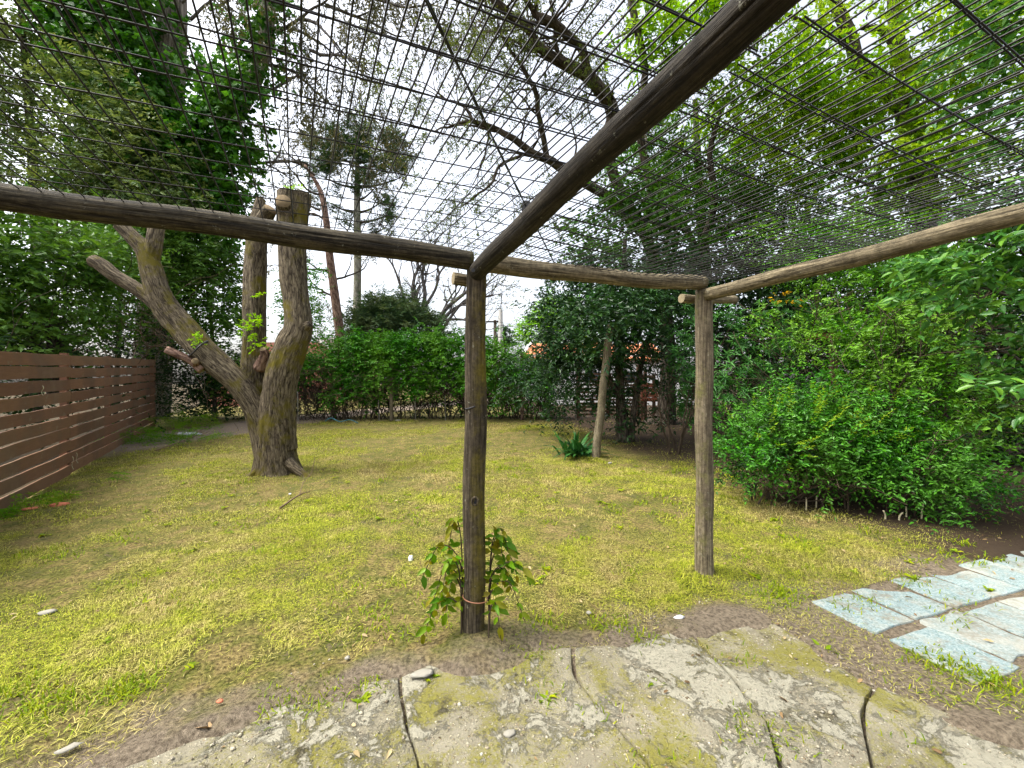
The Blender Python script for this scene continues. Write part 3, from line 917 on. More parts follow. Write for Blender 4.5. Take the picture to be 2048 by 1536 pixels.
# ------------------------------------------------------------------ welded wire sheets lying on the beams
def sag(u, v, s0):
    z = 2.298 - 0.03 * np.sin(np.clip(v / 2.4, 0, 1) * PI) + 0.008 * np.sin(u * 2.3 + s0) + 0.006 * np.sin(v * 4 + u * 1.7 + s0)
    z = z - np.where(u > 0, 0.035 * np.sin(np.clip(u / 1.83, 0, 1) * PI), 0.02 * np.sin(np.clip(-u / 3.4, 0, 1) * PI))
    return z

def wire_sheet(label, u0, u1, v0, v1, su, sv, off_u, off_v, dz, seed, rot=0.0, ragged=0.0):
    rs = np.random.default_rng(seed)
    t = thing('wire_mesh_sheet', label, 'wire mesh', 'welded wire sheets over the pergola')
    def pt(u, v):
        u2 = u + rot * (v - v0); v2 = v - rot * (u - u0) * 0.4
        xy = P1[None] + u2[:, None] * UU + v2[:, None] * VM
        return np.c_[xy, sag(u2, v2, seed) + dz]
    for u in np.arange(u0 + off_u, u1, su):
        a = v0 + (rs.uniform(-ragged, ragged * 0.4) if ragged else 0)
        v = np.linspace(a, v1, 26)
        uu = u + 0.002 * np.sin(v * 5 + rs.uniform(0, 6)) + rs.uniform(-0.003, 0.003)
        if rs.uniform() < 0.06:
            uu = uu + 0.02 * np.exp(-((v - rs.uniform(v0, v1)) / 0.12) ** 2) * rs.choice([-1, 1])
        V, q, tt, tcv = tube(pt(uu + 0 * v, v), 0.0024, 5, False)
        obj('wire', make_mesh('wire', V, q, True), m_wire, t)
    for v in np.arange(v0 + off_v, v1, sv):
        uu = np.linspace(u0 - 0.02, u1 + 0.02, 40)
        vv = v + 0.003 * np.sin(uu * 4 + rs.uniform(0, 6)) + rs.uniform(-0.006, 0.006)
        p = pt(uu, vv); p[:, 2] += 0.004
        V, q, tt, tcv = tube(p, 0.0022, 5, False)
        obj('wire', make_mesh('wire', V, q, True), m_wire, t)
    return t
wire_sheet('dark welded wire sheet over the left bay reaching the long beam', -3.5, 0.03, -0.05, 2.6, 0.0635, 0.15, 0.01, 0.05, 0.0, 3)
wire_sheet('second wire sheet overlapping the left bay with loose cut wire ends', -3.5, 0.0, 1.02, 2.6, 0.0635, 0.15, 0.041, 0.046, 0.008, 5, 0.006, 0.09)
wire_sheet('dense wire sheet over the right bay between thick and pale beams', 0.06, 1.95, -0.06, 2.6, 0.0635, 0.155, 0.01, 0.09, 0.0, 7)
wire_sheet('second wire sheet doubling the lines above the right bay', 0.05, 1.95, -0.02, 2.6, 0.0635, 0.155, 0.036, 0.064, 0.008, 9, 0.006)

# overhead service cable with its junction box
cb = thing('overhead_cable', 'black service cable with a junction box crossing above the wire mesh', 'cable')
pa, pb = np.array([-0.95, -0.5, 3.25]), np.array([2.6, 16.0, 4.6])
tt = np.linspace(0, 1, 40)[:, None]
cp = pa + (pb - pa) * tt - np.array([0, 0, 0.18]) * (4 * tt * (1 - tt))
for k in range(2):
    a_ = tt[:, 0] * 170 + k * PI
    tw = cp + 0.006 * np.stack([np.cos(a_), 0 * a_, np.sin(a_)], -1)
    V, q, t, tcv = tube(tw, 0.0075, 6, False)
    obj('conductor', make_mesh('conductor', V, q, True), m_cable, cb)
jb = cp[12] + (cp[13] - cp[12]) * 0.3
o = obj('junction_box', make_mesh('junction_box', box_v(0.08, 0.16, 0.11), BOXF), m_cable, cb)
o.location = jb; o.rotation_euler = (0.1, 0.2, -0.2)

# ================================================================== BOARD FENCE ON THE LEFT
fen = thing('board_fence', 'brown stained horizontal board fence along the left side of the lawn', 'fence')
FA = np.array([-5.67, 4.54]); FD = np.array([-0.517, 0.856]); FN = np.array([0.856, 0.517])
frot = math.atan2(FD[1], FD[0])
def fence_base(s_): return 0.04 * max(0, (FA + FD * s_)[1] - 2.6) - 0.01
for sec, (s0, s1) in enumerate(((-2.6, 1.905), (1.915, 7.55))):
    for r in range(10):
        L = s1 - s0
        z0 = fence_base(s0) if s0 > -2.2 else fence_base(s0)
        z1 = fence_base(s1)
        h = 0.152 + float(rng.uniform(-0.006, 0.004))
        zc = (z0 + z1) / 2 + 0.085 + 0.182 * r + float(rng.uniform(-0.008, 0.008))
        n = 20
        xs = np.linspace(-L / 2, L / 2, n)
        wob = 0.004 * np.sin(xs * 2.2 + r * 1.7 + sec) + 0.003 * np.sin(xs * 6.1 + r)
        out = 0.004 * np.sin(xs * 1.5 + r * 2.1)
        prof = [(-0.011, -h / 2 + 0.002), (0.009, -h / 2), (0.011, -h / 2 + 0.003), (0.011, h / 2 - 0.003), (0.009, h / 2), (-0.011, h / 2 - 0.002)]
        V = np.array([[x, -(py + o2), pz + wv_] for x, wv_, o2 in zip(xs, wob, out) for py, pz in prof])
        i = np.arange(n - 1)[:, None] * 6; j = np.arange(6)[None, :]
        q = np.stack([i + j, i + 6 + j, i + 6 + (j + 1) % 6, i + (j + 1) % 6], -1).reshape(-1, 4)
        cap = np.array([[0, 1, 2, 3, 4, 5], [(n - 1) * 6 + k for k in (5, 4, 3, 2, 1, 0)]])
        o = obj('board', make_mesh('board', V, [q, cap]), m_fence, fen)
        mid = FA + FD * (s0 + s1) / 2 - FN * (0.004 if sec else 0)
        o.location = (mid[0], mid[1], zc)
        o.rotation_euler = (0, -math.atan2(z1 - z0, L) + float(rng.uniform(-0.003, 0.003)), frot)
for s_ in (-0.6, 1.91, 3.9, 5.8, 7.5):
    c = FA + FD * s_ - FN * 0.06
    o = obj('post', make_mesh('post', box_v(0.08, 0.08, 1.9), BOXF), m_fence, fen)
    o.location = (c[0], c[1], fence_base(s_) + 0.88); o.rotation_euler = (0, 0, frot)
# strips of pale tape hanging on the boards
m_tape = plain('pale_tape', (0.55, 0.50, 0.33), 0.7, 0.2)
for s_, z_, l_, sw in ((1.93, 0.17, 0.2, 0.02), (2.08, 0.2, 0.17, 0.05), (0.95, 1.28, 0.13, 0.0)):
    c = FA + FD * s_ + FN * 0.022
    zz = np.linspace(0, -l_, 8)
    V = np.array([[c[0] + FD[0] * (e + sw * (k / 7) ** 2) + FN[0] * 0.01 * math.sin(k), c[1] + FD[1] * (e + sw * (k / 7) ** 2) + FN[1] * 0.01 * math.sin(k), fence_base(s_) + z_ + 0.1 + z] for k, z in enumerate(zz) for e in (-0.009, 0.009)])
    q = np.array([[2 * k, 2 * k + 1, 2 * k + 3, 2 * k + 2] for k in range(7)])
    obj('tape_strip', make_mesh('tape_strip', V, q, True), m_tape, fen)

# ================================================================== POLLARDED TREE
tree = thing('pollarded_tree', 'big multi stemmed tree with sawn off limbs standing on the lawn', 'tree', loc=(0, 0, 0))
D0 = 6.27
def limb(name, pts, m, parent, seed, k=56, step=0.025, cap_m=None, ridge=0.09, amp=0.16, label=None, fr=7.0):
    """pts rows: px, py, depth, diameter in px"""
    A = np.array([[*W(px, py, d), 0.48 * dia / 820 * d] for px, py, d, dia in pts])
    L = np.sum(np.linalg.norm(np.diff(A[:, :3], axis=0), axis=1))
    S_ = smooth_path(A, max(8, int(L / step)))
    V, q, t, tcv = tube(S_[:, :3], S_[:, 3], k, True, bark_disp(seed, amp, ridge, fr))
    me = make_mesh(name, V, [q, t], True, tcv)
    me.materials.append(m); me.materials.append(cap_m or m)
    mi = np.zeros(len(me.polygons), np.int32); mi[len(q):] = 1
    me.polygons.foreach_set('material_index', mi)
    return obj(name, me, None, parent, label=label)
limb('trunk', [(554, 968, 6.35, 130), (553, 940, 6.33, 94), (551, 905, 6.3, 80), (549, 860, 6.3, 76), (550, 820, 6.3, 70), (554, 775, 6.3, 54)], m_bark, tree, 2, 96, 0.02)
limb('stem', [(562, 900, 6.3, 62), (558, 840, 6.28, 62), (558, 790, 6.25, 63), (566, 740, 6.22, 64), (583, 690, 6.22, 62), (596, 655, 6.22, 56), (592, 600, 6.24, 52), (586, 550, 6.25, 56), (584, 480, 6.28, 58), (585, 425, 6.28, 62), (588, 392, 6.3, 64)], m_bark, tree, 3, 80, 0.02, m_freshcut, label='thick right stem with a sawn flat top')
limb('stem', [(538, 920, 6.35, 46), (524, 860, 6.4, 46), (511, 800, 6.4, 46), (507, 740, 6.4, 46), (509, 680, 6.42, 43), (510, 620, 6.42, 42), (512, 540, 6.45, 42), (514, 480, 6.45, 40), (518, 435, 6.45, 34), (521, 398, 6.45, 17)], m_bark, tree, 7, 64, 0.02, m_freshcut, label='slim straight left stem')
limb('limb', [(542, 890, 6.3, 48), (515, 825, 6.25, 48), (480, 770, 6.2, 49), (434, 727, 6.15, 54), (404, 698, 6.1, 52), (372, 660, 6.08, 51), (338, 620, 6.05, 48), (316, 580, 6.0, 42), (302, 535, 6.0, 40), (288, 500, 6.0, 34), (262, 472, 5.98, 29), (240, 450, 5.95, 27)], m_bark, tree, 11, 72, 0.02, m_freshcut, label='leaning limb with a saw cut across it')
limb('limb', [(318, 610, 6.02, 32), (292, 590, 6.0, 28), (262, 570, 5.98, 27), (228, 550, 5.95, 28), (203, 530, 5.93, 29), (186, 521, 5.92, 27)], m_bark, tree, 13, 48, 0.02, m_freshcut)
limb('limb', [(299, 530, 6.0, 32), (306, 500, 6.02, 31), (311, 470, 6.05, 30), (314, 445, 6.08, 28)], m_bark, tree, 17, 48, 0.02, m_freshcut)
limb('branch_stub', [(408, 738, 6.05, 26), (384, 722, 5.98, 17), (362, 712, 5.92, 16), (333, 699, 5.86, 15)], m_bark_red, tree, 19, 24, 0.03, m_freshcut, 0.03, 0.06)
limb('branch_stub', [(395, 730, 6.05, 20), (390, 722, 5.88, 13)], m_bark_red, tree, 21, 20, 0.03, m_freshcut, 0.03, 0.06)
limb('branch_stub', [(522, 735, 6.25, 30), (530, 710, 6.12, 18), (526, 698, 6.05, 13)], m_bark_red, tree, 23, 24, 0.03, m_freshcut, 0.04, 0.1)
limb('branch_stub', [(596, 655, 6.22, 40), (612, 652, 6.15, 24), (620, 648, 6.1, 12)], m_bark, tree, 24, 24, 0.03, m_bark_dk, 0.05, 0.1)
limb('branch_stub', [(518, 455, 6.4, 34), (532, 432, 6.35, 30), (541, 418, 6.3, 26)], m_bark, tree, 25, 32, 0.03, m_freshcut, 0.05, 0.1)
limb('branch_stub', [(580, 430, 6.2, 44), (570, 412, 6.1, 36), (566, 402, 6.0, 30)], m_bark, tree, 26, 32, 0.03, m_freshcut, 0.05, 0.1)
limb('branch_stub', [(596, 425, 6.3, 40), (604, 400, 6.3, 36), (607, 386, 6.3, 30)], m_bark, tree, 28, 32, 0.03, m_freshcut, 0.05, 0.1)
for sx, ex, sd_ in ((535, 475, 41), (578, 640, 42), (550, 525, 43)):
    limb('root', [(sx, 925, 6.2, 26), ((sx + ex) / 2, 950, 6.1, 15), (ex, 964, 6.05, 9), (ex + (ex - sx) * 0.4, 976, 6.0, 5)], m_bark, tree, sd_, 24, 0.03)
# dark groove left by the saw across the leaning limb
gA = [W(px, py, d) for px, py, d in ((371, 716, 6.08), (384, 708, 5.83), (398, 693, 5.80), (411, 684, 5.92), (416, 682, 6.1))]
S_ = smooth_path(np.array(gA), 18)
V, q, t, tcv = tube(S_, 0.013, 6)
obj('saw_cut', make_mesh('saw_cut', V, [q, t], True), m_cable, tree)
# sprouts
for (px, py, d, rx, ry, n) in ((500, 650, 6.15, 16, 26, 34), (512, 690, 6.1, 12, 18, 10), (385, 676, 5.8, 12, 5, 10), (588, 384, 6.2, 14, 12, 10), (520, 590, 6.2, 5, 10, 4)):
    c, r = E(px, py, d, rx, ry, 0.08)
    S1, d1 = shell(c, r, n, 0.1)
    leaves_obj('sprout', sprays(S1, d1 + [0, 0, 0.4], np.full(n, 0.09), 7, 0.05, 0.4), m_sprout, tree)

# ================================================================== LEFT SIDE VEGETATION
def shrub(name, label, cat_, ells, n, per, ll, tl, m, stems=(), stem_m=None, group=None, twigs=0, **kw):
    t = thing(name, label, cat_, group)
    leaves_obj('foliage', crown(ells, n, per, ll, tl, **kw), m, t)
    mb = MB()
    for st in stems:
        A = np.array([[*W(px, py, d), r] for px, py, d, r in st])
        S_ = smooth_path(A, 14)
        V, q, tr, tcv = tube(S_[:, :3], S_[:, 3], 10, False)
        mb.add(V, q, tc=tcv)
    for _ in range(twigs):
        c, r = ells[rng.integers(len(ells))]
        p = c + r * rng.uniform(-0.8, 0.8, 3)
        grow(mb, p, rng.normal(size=3) + [0, -0.3, 0.3], rng.uniform(0.5, 1.1), 0.008, 1, 0.35, 2, 4, 0)
    if mb.n:
        obj('stems', mb.mesh('stems', True), stem_m or m_bark_dk, t, 'stuff')
    return t

# ivy-clad gum tree
gum = thing('ivy_clad_tree', 'tall pale trunked tree smothered in dark ivy behind the fence', 'tree')
DG = 13.0
mb = MB()
for st in ([(300, 850, DG, 0.5), (318, 560, DG, 0.48), (330, 300, DG, 0.45), (340, 120, DG, 0.42), (345, 0, DG, 0.38), (330, -200, DG, 0.3)],
           [(330, 420, DG, 0.3), (400, 330, DG, 0.28), (470, 230, DG - .2, 0.25), (520, 130, DG - .4, 0.22), (536, 20, DG - .5, 0.2), (540, -120, DG - .5, 0.15)],
           [(470, 230, DG, 0.14), (430, 150, DG, 0.12), (400, 130, DG, 0.1)]):
    A = np.array([[*W(px, py, d), r] for px, py, d, r in st])
    S_ = smooth_path(A, 30)
    V, q, t, tcv = tube(S_[:, :3], S_[:, 3], 20, False, bark_disp(5, 0.1, 0.03))
    mb.add(V, q, tc=tcv)
obj('trunk', mb.mesh('trunk', True), m_bark_gum, gum)
IV = [E(*a) for a in ((215, 20, DG - .3, 75, 90, 1.0), (175, 60, DG - .3, 55, 55, 0.9), (235, 120, DG - .4, 80, 75, 1.1), (290, 60, DG - .5, 42, 110, 0.8), (310, 190, DG - .6, 42, 80, 0.8),
                      (300, 280, DG - .5, 90, 90, 1.0), (380, 350, DG - .6, 80, 65, 0.9), (425, 290, DG - .6, 50, 55, 0.7), (465, 240, DG - .7, 45, 60, 0.6), (495, 170, DG - .8, 38, 60, 0.5),
                      (522, 90, DG - .9, 26, 60, 0.4), (537, 10, DG - .9, 16, 50, 0.3), (405, 150, DG - .5, 30, 28, 0.4), (330, 400, DG - .5, 120, 70, 1.0), (400, 420, DG - .3, 80, 60, 0.9),
                      (340, 500, DG - .3, 120, 90, 0.9), (455, 330, DG - .5, 40, 60, 0.5))]
leaves_obj('ivy', crown(IV, 5200, 8, 0.15, 0.45, 0.85, 0.35, inner=0.6, front=0.5, up=0.3), m_ivy, gum)
gtips = []
mb = MB()
for (px, py, d, dx, dz) in ((380, 40, 13, 0.5, 0.5), (540, 60, 12.5, 1, 0.2), (538, 130, 12.6, 1, 0.1), (500, 200, 12.8, 0.9, 0.0), (540, -40, 12.4, 1.2, 0.5), (350, 20, 13, 0.6, 0.4), (545, -20, 12, 1.0, -0.1), (545, -60, 12, 1.6, 0.1), (480, 330, 12.8, 0.9, 0.1), (330, -60, 13, 1, 0.3), (540, -100, 12, 2, 0.2), (150, -40, 13, -0.6, 0.3), (560, 60, 12.2, 1.0, 0.0), (600, 40, 12, 1, -0.2), (650, 10, 12, 1, -.1), (620, 100, 12.2, .8, -.2), (420, 20, 12.6, .6, -.1), (700, -20, 11.8, 1, -.2)):
    grow(mb, W(px, py, d), (dx, rng.uniform(-0.4, 0.3), dz), rng.uniform(1.7, 2.4), 0.05, 3, 0.22, 3, 6, -0.05, gtips)
obj('branches', mb.mesh('branches', True), m_bark_grey, gum, 'stuff')
ti = rng.choice(len(gtips), min(len(gtips), 1350), replace=False)
S1 = np.array([gtips[i][0] for i in ti]); d1 = np.array([gtips[i][1] for i in ti])
d1 = d1 * 0.4 + np.array([0, 0, -0.9]) + 0.3 * rng.normal(size=d1.shape)
leaves_obj('hanging_leaves', sprays(S1, d1, rng.uniform(0.35, 0.8, len(S1)), 11, 0.16, 0.24, 0.3, spread=0.5, up=0.1, jit=0.5), m_gum, gum)

shrub('loose_tree', 'loose grey green tree at the top left corner with sky between its leaves', 'tree',
      [E(*a) for a in ((40, 60, 12, 90, 70, 1.2), (20, 180, 12, 80, 70, 1.2), (110, 230, 12.5, 80, 70, 1), (60, 320, 12, 100, 80, 1.2), (-60, 250, 12, 90, 150, 1.2), (100, 400, 12, 110, 60, 1), (90, 130, 12.5, 60, 50, 1))],
      1500, 9, 0.15, 0.55, m_olive, [[(70, 850, 12, 0.16), (75, 500, 12, 0.14), (60, 250, 12, 0.1), (40, 0, 12, 0.06)], [(90, 520, 12, 0.1), (130, 350, 12, 0.07), (140, 200, 12, 0.04)]], m_bark_dk, inner=0.2, twigs=40, front=0.1, rand=0.8)
shrub('climber_mass', 'pale green climber foliage hanging over the ivy clad trunk', 'climber',
      [E(*a) for a in ((210, 170, 11.5, 60, 60, 0.6), (230, 260, 11.3, 85, 80, 0.7), (290, 330, 11.3, 85, 80, 0.7), (200, 360, 11.3, 80, 70, 0.7), (330, 420, 11.3, 90, 60, 0.7))],
      1500, 9, 0.14, 0.5, m_olive, inner=0.35, twigs=25, stems=[[(230, 850, 11.6, 0.06), (240, 500, 11.5, 0.05), (220, 160, 11.5, 0.02)]])
shrub('broadleaf_shrub', 'broad leaved shrub with dark crooked stems behind the left fence boards', 'shrub',
      [E(*a) for a in ((30, 520, 7.6, 120, 90, 0.9), (130, 500, 8.2, 110, 70, 0.9), (-60, 600, 7, 120, 130, 0.9), (80, 600, 8.2, 110, 60, 0.8), (20, 670, 7.6, 55, 25, 0.5), (190, 560, 9, 80, 90, 0.8), (120, 670, 8.2, 60, 30, 0.4))],
      1700, 8, 0.13, 0.42, m_shrub, [[(105, 800, 8.3, 0.09), (100, 660, 8.3, 0.07), (60, 540, 8.2, 0.04)], [(125, 800, 8.4, 0.1), (118, 680, 8.4, 0.09), (90, 600, 8.3, 0.06), (70, 560, 8.3, 0.03)], [(90, 720, 8.2, 0.06), (50, 640, 8, 0.04), (0, 590, 7.8, 0.02)]], m_bark_dk, inner=0.25, twigs=70)
shrub('tall_shrub', 'tall leafy shrub behind the leaning limb of the sawn tree', 'shrub',
      [E(*a) for a in ((260, 520, 10.5, 90, 80, 0.8), (380, 500, 11.8, 80, 70, 0.8), (420, 590, 12, 70, 90, 0.8), (340, 640, 11.8, 60, 60, 0.7), (450, 680, 12.2, 60, 90, 0.8), (400, 560, 12, 90, 60, 0.8), (455, 560, 12.5, 45, 60, 0.6))],
      2100, 8, 0.125, 0.42, m_shrub, [[(430, 840, 12.2, 0.06), (425, 680, 12.2, 0.05), (410, 520, 12, 0.03)]], m_bark_dk, inner=0.35, twigs=60)
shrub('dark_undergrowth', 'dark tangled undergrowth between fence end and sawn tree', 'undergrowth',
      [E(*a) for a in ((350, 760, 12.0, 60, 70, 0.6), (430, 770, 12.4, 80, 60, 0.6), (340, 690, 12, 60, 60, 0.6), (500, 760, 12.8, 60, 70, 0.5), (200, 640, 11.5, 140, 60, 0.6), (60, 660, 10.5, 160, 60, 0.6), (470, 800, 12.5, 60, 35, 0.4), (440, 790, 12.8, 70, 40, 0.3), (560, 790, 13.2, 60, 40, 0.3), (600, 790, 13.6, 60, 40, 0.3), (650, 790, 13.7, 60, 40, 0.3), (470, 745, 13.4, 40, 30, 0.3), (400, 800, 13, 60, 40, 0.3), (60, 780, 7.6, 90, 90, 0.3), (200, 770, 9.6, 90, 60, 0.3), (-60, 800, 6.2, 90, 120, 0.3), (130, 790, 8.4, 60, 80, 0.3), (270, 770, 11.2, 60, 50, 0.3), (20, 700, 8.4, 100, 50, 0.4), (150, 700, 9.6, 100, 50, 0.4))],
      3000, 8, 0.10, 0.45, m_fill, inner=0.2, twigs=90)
# dry brown twig tangle leaning over the fence
dt = thing('dry_twig_tangle', 'tangle of dry brown twigs leaning over the fence top', 'twigs')
mb = MB()
for _ in range(46):
    p = W(rng.uniform(170, 345), rng.uniform(560, 735), rng.uniform(9.3, 10.4))
    grow(mb, p, rng.normal(size=3) + [0, 0, -0.1], rng.uniform(0.7, 1.5), 0.009, 2, 0.35, 2, 4, -0.1)
obj('twigs', mb.mesh('twigs', True), m_twig, dt, 'stuff')

# feathery fern plant at the fence foot
def feathery(name, label, cen, n, ln, m, spreadx=0.6, group=None):
    t = thing(name, label, 'plant', group)
    S1 = np.array(cen)[None] + rng.normal(size=(n, 3)) * np.array([spreadx, 0.3, 0.03])
    S1[:, 2] = gz(S1[:, 0], S1[:, 1])
    d1 = np.stack([rng.normal(0.2, 0.7, n), rng.normal(-0.2, 0.5, n), rng.uniform(0.5, 1.4, n)], -1)
    Ls = ln * rng.uniform(0.5, 1.2, n)
    arr = []
    pos, dr, nm, sz, lw = sprays(S1, d1, Ls, 16, 0.13, 0.1, 0.5, spread=0.9, jit=0.2)
    arr.append(sprays(pos, dr, np.full(len(pos), 0.12), 5, 0.05, 0.14, 0.3, spread=0.9))
    leaves_obj('fronds', cat(arr), m, t)
    mb = MB()
    for a, b, L in zip(S1, nrmz(d1), Ls):
        tt = np.linspace(0, 1, 6)[:, None]
        P = a + b * tt * L; P[:, 2] -= 0.5 * (tt[:, 0] ** 2) * L
        V, q, tr, tcv = tube(P, 0.004, 4, False); mb.add(V, q, tc=tcv)
    obj('stalks', mb.mesh('stalks', True), m_fern, t, 'stuff')
    return t
feathery('feathery_plant', 'bright feathery fern like plant spilling out at the fence end', (-7.6, 8.9, 0.3), 46, 0.75, m_fern, 0.55)
feathery('feathery_plant', 'small feathery weed at the foot of the fence by the left edge', (-5.55, 4.7, 0.1), 12, 0.34, m_fern, 0.1)
feathery('feathery_plant', 'dark feathery plant beside the fence end post', (-8.7, 11.0, 0.3), 36, 1.1, m_fern, 0.35)

# ================================================================== HEDGE AND WIRE FENCE AT THE BACK
hedge = thing('hedge', 'long bright green hedge with bare twiggy base across the back of the lawn', 'hedge')
HD = 12.9
hells = []
for px, py, rx, ry in ((600, 738, 50, 16), (650, 736, 50, 20), (700, 718, 50, 36), (760, 715, 60, 40), (820, 715, 60, 38), (880, 718, 60, 38), (940, 720, 55, 40), (990, 730, 45, 40), (1040, 750, 42, 38), (715, 755, 40, 34), (770, 758, 45, 36), (830, 752, 50, 36), (890, 755, 45, 32), (940, 755, 40, 34), (555, 738, 50, 22), (1010, 775, 40, 40), (745, 792, 20, 20), (680, 795, 14, 18), (860, 775, 26, 22), (1075, 780, 35, 40), (800, 690, 40, 18), (720, 694, 30, 16), (880, 694, 40, 16)):
    hells.append(E(px, py, HD + rng.uniform(-.2, .2), rx, ry, 0.55))
leaves_obj('foliage', cat([crown(hells, 2600, 9, 0.09, 0.26, 0.45, 0.2, inner=0.65, upbias=0.35, front=0.7, clump=False), crown(hells, 3000, 9, 0.10, 0.34, 0.45, 0.25, inner=0.7, upbias=0.4, front=0.8)]), m_hedge, hedge)
mb = MB()
for _ in range(210):
    x = rng.uniform(-7.6, 1.6); y = HD + rng.uniform(-0.25, 0.35)
    grow(mb, (x, y, GZ(x, y)), (rng.normal(0, 0.35), rng.normal(0, 0.15), 1), rng.uniform(0.7, 1.35), rng.uniform(0.008, 0.02), 2, 0.22, 3, 4, 0.02)
for _ in range(60):
    grow(mb, W(rng.uniform(590, 700), rng.uniform(745, 830), HD - 0.2), rng.normal(size=3) + [0.6, 0, 0], 1.3, 0.01, 2, 0.25, 2, 4, 0)
obj('stems', mb.mesh('stems', True), m_twig_dk, hedge, 'stuff')
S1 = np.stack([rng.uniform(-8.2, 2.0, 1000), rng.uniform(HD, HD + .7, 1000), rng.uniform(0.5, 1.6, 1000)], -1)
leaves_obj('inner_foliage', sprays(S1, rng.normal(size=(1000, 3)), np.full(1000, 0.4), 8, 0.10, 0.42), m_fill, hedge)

wf = thing('wire_fence', 'old wire fence of thin posts standing in the hedge base', 'fence')
for px, top, d, r, m in ((782, 755, 12.35, 0.06, m_pole), (757, 800, 12.4, 0.017, m_bark_pine), (595, 783, 12.3, 0.017, m_bark_pine), (1043, 706, 12.6, 0.05, m_bark_red), (1097, 790, 12.6, 0.02, m_bark_pine), (1151, 775, 12.6, 0.02, m_bark_pine), (830, 790, 12.5, 0.014, m_bark_pine), (890, 790, 12.5, 0.014, m_bark_pine)):
    p = W(px, top, d); z0 = GZ(p[0], p[1]) - 0.1
    P = np.array([[p[0] + 0.02, p[1], z0], [p[0] + .01, p[1], (z0 + p[2]) / 2], p])
    V, q, t, tcv = tube(smooth_path(P, 10), r, 10)
    obj('post', make_mesh('post', V, [q, t], True, tcv), m, wf)
for h in (0.2, 0.55, 0.9, 1.25):
    xs = np.linspace(-7.5, 2.2, 30)
    P = np.stack([xs, 12.45 + 0 * xs, gz(xs, 12.45 + 0 * xs) + h + 0.02 * np.sin(xs * 2)], -1)
    V, q, t, tcv = tube(P, 0.004, 4, False)
    obj('strand', make_mesh('strand', V, q), m_wire, wf)

# ================================================================== BEYOND THE HEDGE
m_white = plain('white_render', (0.68, 0.68, 0.66), 0.85, 0.2, 0.08, 1.5)
m_trim = plain('white_trim', (0.72, 0.70, 0.66), 0.7, 0.3, 0.06)
m_glass = plain('window_glass', (0.06, 0.075, 0.09), 0.1, 0.6)
m_roof_dk = plain('dark_roof', (0.12, 0.07, 0.055), 0.85, 0.2, 0.3)
m_roof = plain('terracotta_tile', (0.52, 0.19, 0.085), 0.8, 0.25, 0.25, 3)

def prism(profile, y0, y1):
    n = len(profile)
    V = np.array([[x, y, z] for y in (y0, y1) for x, z in profile])
    F4 = [[k, (k + 1) % n, n + (k + 1) % n, n + k] for k in range(n)]
    return V, np.array(F4), np.array([list(range(n))[::-1], [n + k for k in range(n)]])

bh = thing('brick_house', 'small red brick house with white gable trim beyond the hedge', 'house')
c = W(640, 768, 30)
bx = c[0]
V, f4, fn = prism([(bx - 4.5, 0.3), (bx + 2.2, 0.3), (bx + 2.2, 3.2), (bx + 0.2, 4.55), (bx - 4.5, 4.55)], 30, 36)
o = obj('wall', make_mesh('wall', V, [f4, fn]), m_brick, bh)
for a, b2 in (((bx + 0.2, 4.6), (bx + 2.55, 3.0)),):
    V = np.array([[a[0], y, a[1] + e] for y in (29.6, 36.4) for e in (0.0, 0.16)] + [[b2[0], y, b2[1] + e] for y in (29.6, 36.4) for e in (0.0, 0.16)])
    F4 = np.array([[0, 1, 5, 4], [2, 6, 7, 3], [0, 4, 6, 2], [1, 3, 7, 5], [0, 2, 3, 1], [4, 5, 7, 6]])
    rf = obj('roof', make_mesh('roof', V, F4), m_roof_dk, bh)
    V2 = np.array([[p[0], y, p[1] + e] for p in (a, b2) for y in (29.5, 29.58) for e in (-0.12, 0.18)])
    F2 = np.array([[0, 1, 3, 2], [4, 6, 7, 5], [0, 4, 5, 1], [2, 3, 7, 6], [1, 5, 7, 3], [0, 2, 6, 4]])
    obj('gable_trim', make_mesh('gable_trim', V2, F2), m_trim, bh)
o = obj('window', make_mesh('window', box_v(0.8, 0.1, 0.7), BOXF), m_trim, bh); o.location = (bx + 1.1, 29.97, 3.0)
o2 = obj('pane', make_mesh('pane', box_v(0.64, 0.04, 0.54), BOXF), m_glass, o); o2.location = (0, -0.05, 0)
wb = thing('white_building', 'long pale white building behind the leaning pine trunk', 'building')
c = W(690, 690, 42)
o = obj('wall', make_mesh('wall', box_v(4.6, 5, 7.0), BOXF), m_white, wb); o.location = (c[0] - 0.4, 44, 2.4)
o = obj('parapet', make_mesh('parapet', box_v(4.8, 5.2, 0.25), BOXF), m_trim, wb); o.location = (c[0] - 0.4, 44, 6.05)
o = obj('chimney', make_mesh('chimney', box_v(0.6, 0.6, 1.4), BOXF), m_trim, wb); o.location = (c[0] + 1.4, 42.5, 6.6)

rh = thing('tile_roofed_house', 'white house with an orange terracotta tile roof right of the centre post', 'house')
HX, HY = 1.0, 26.0
o = obj('wall', make_mesh('wall', box_v(8.5, 6, 3.4), BOXF), m_white, rh); o.location = (HX + 4.2, HY + 3.2, 1.7)
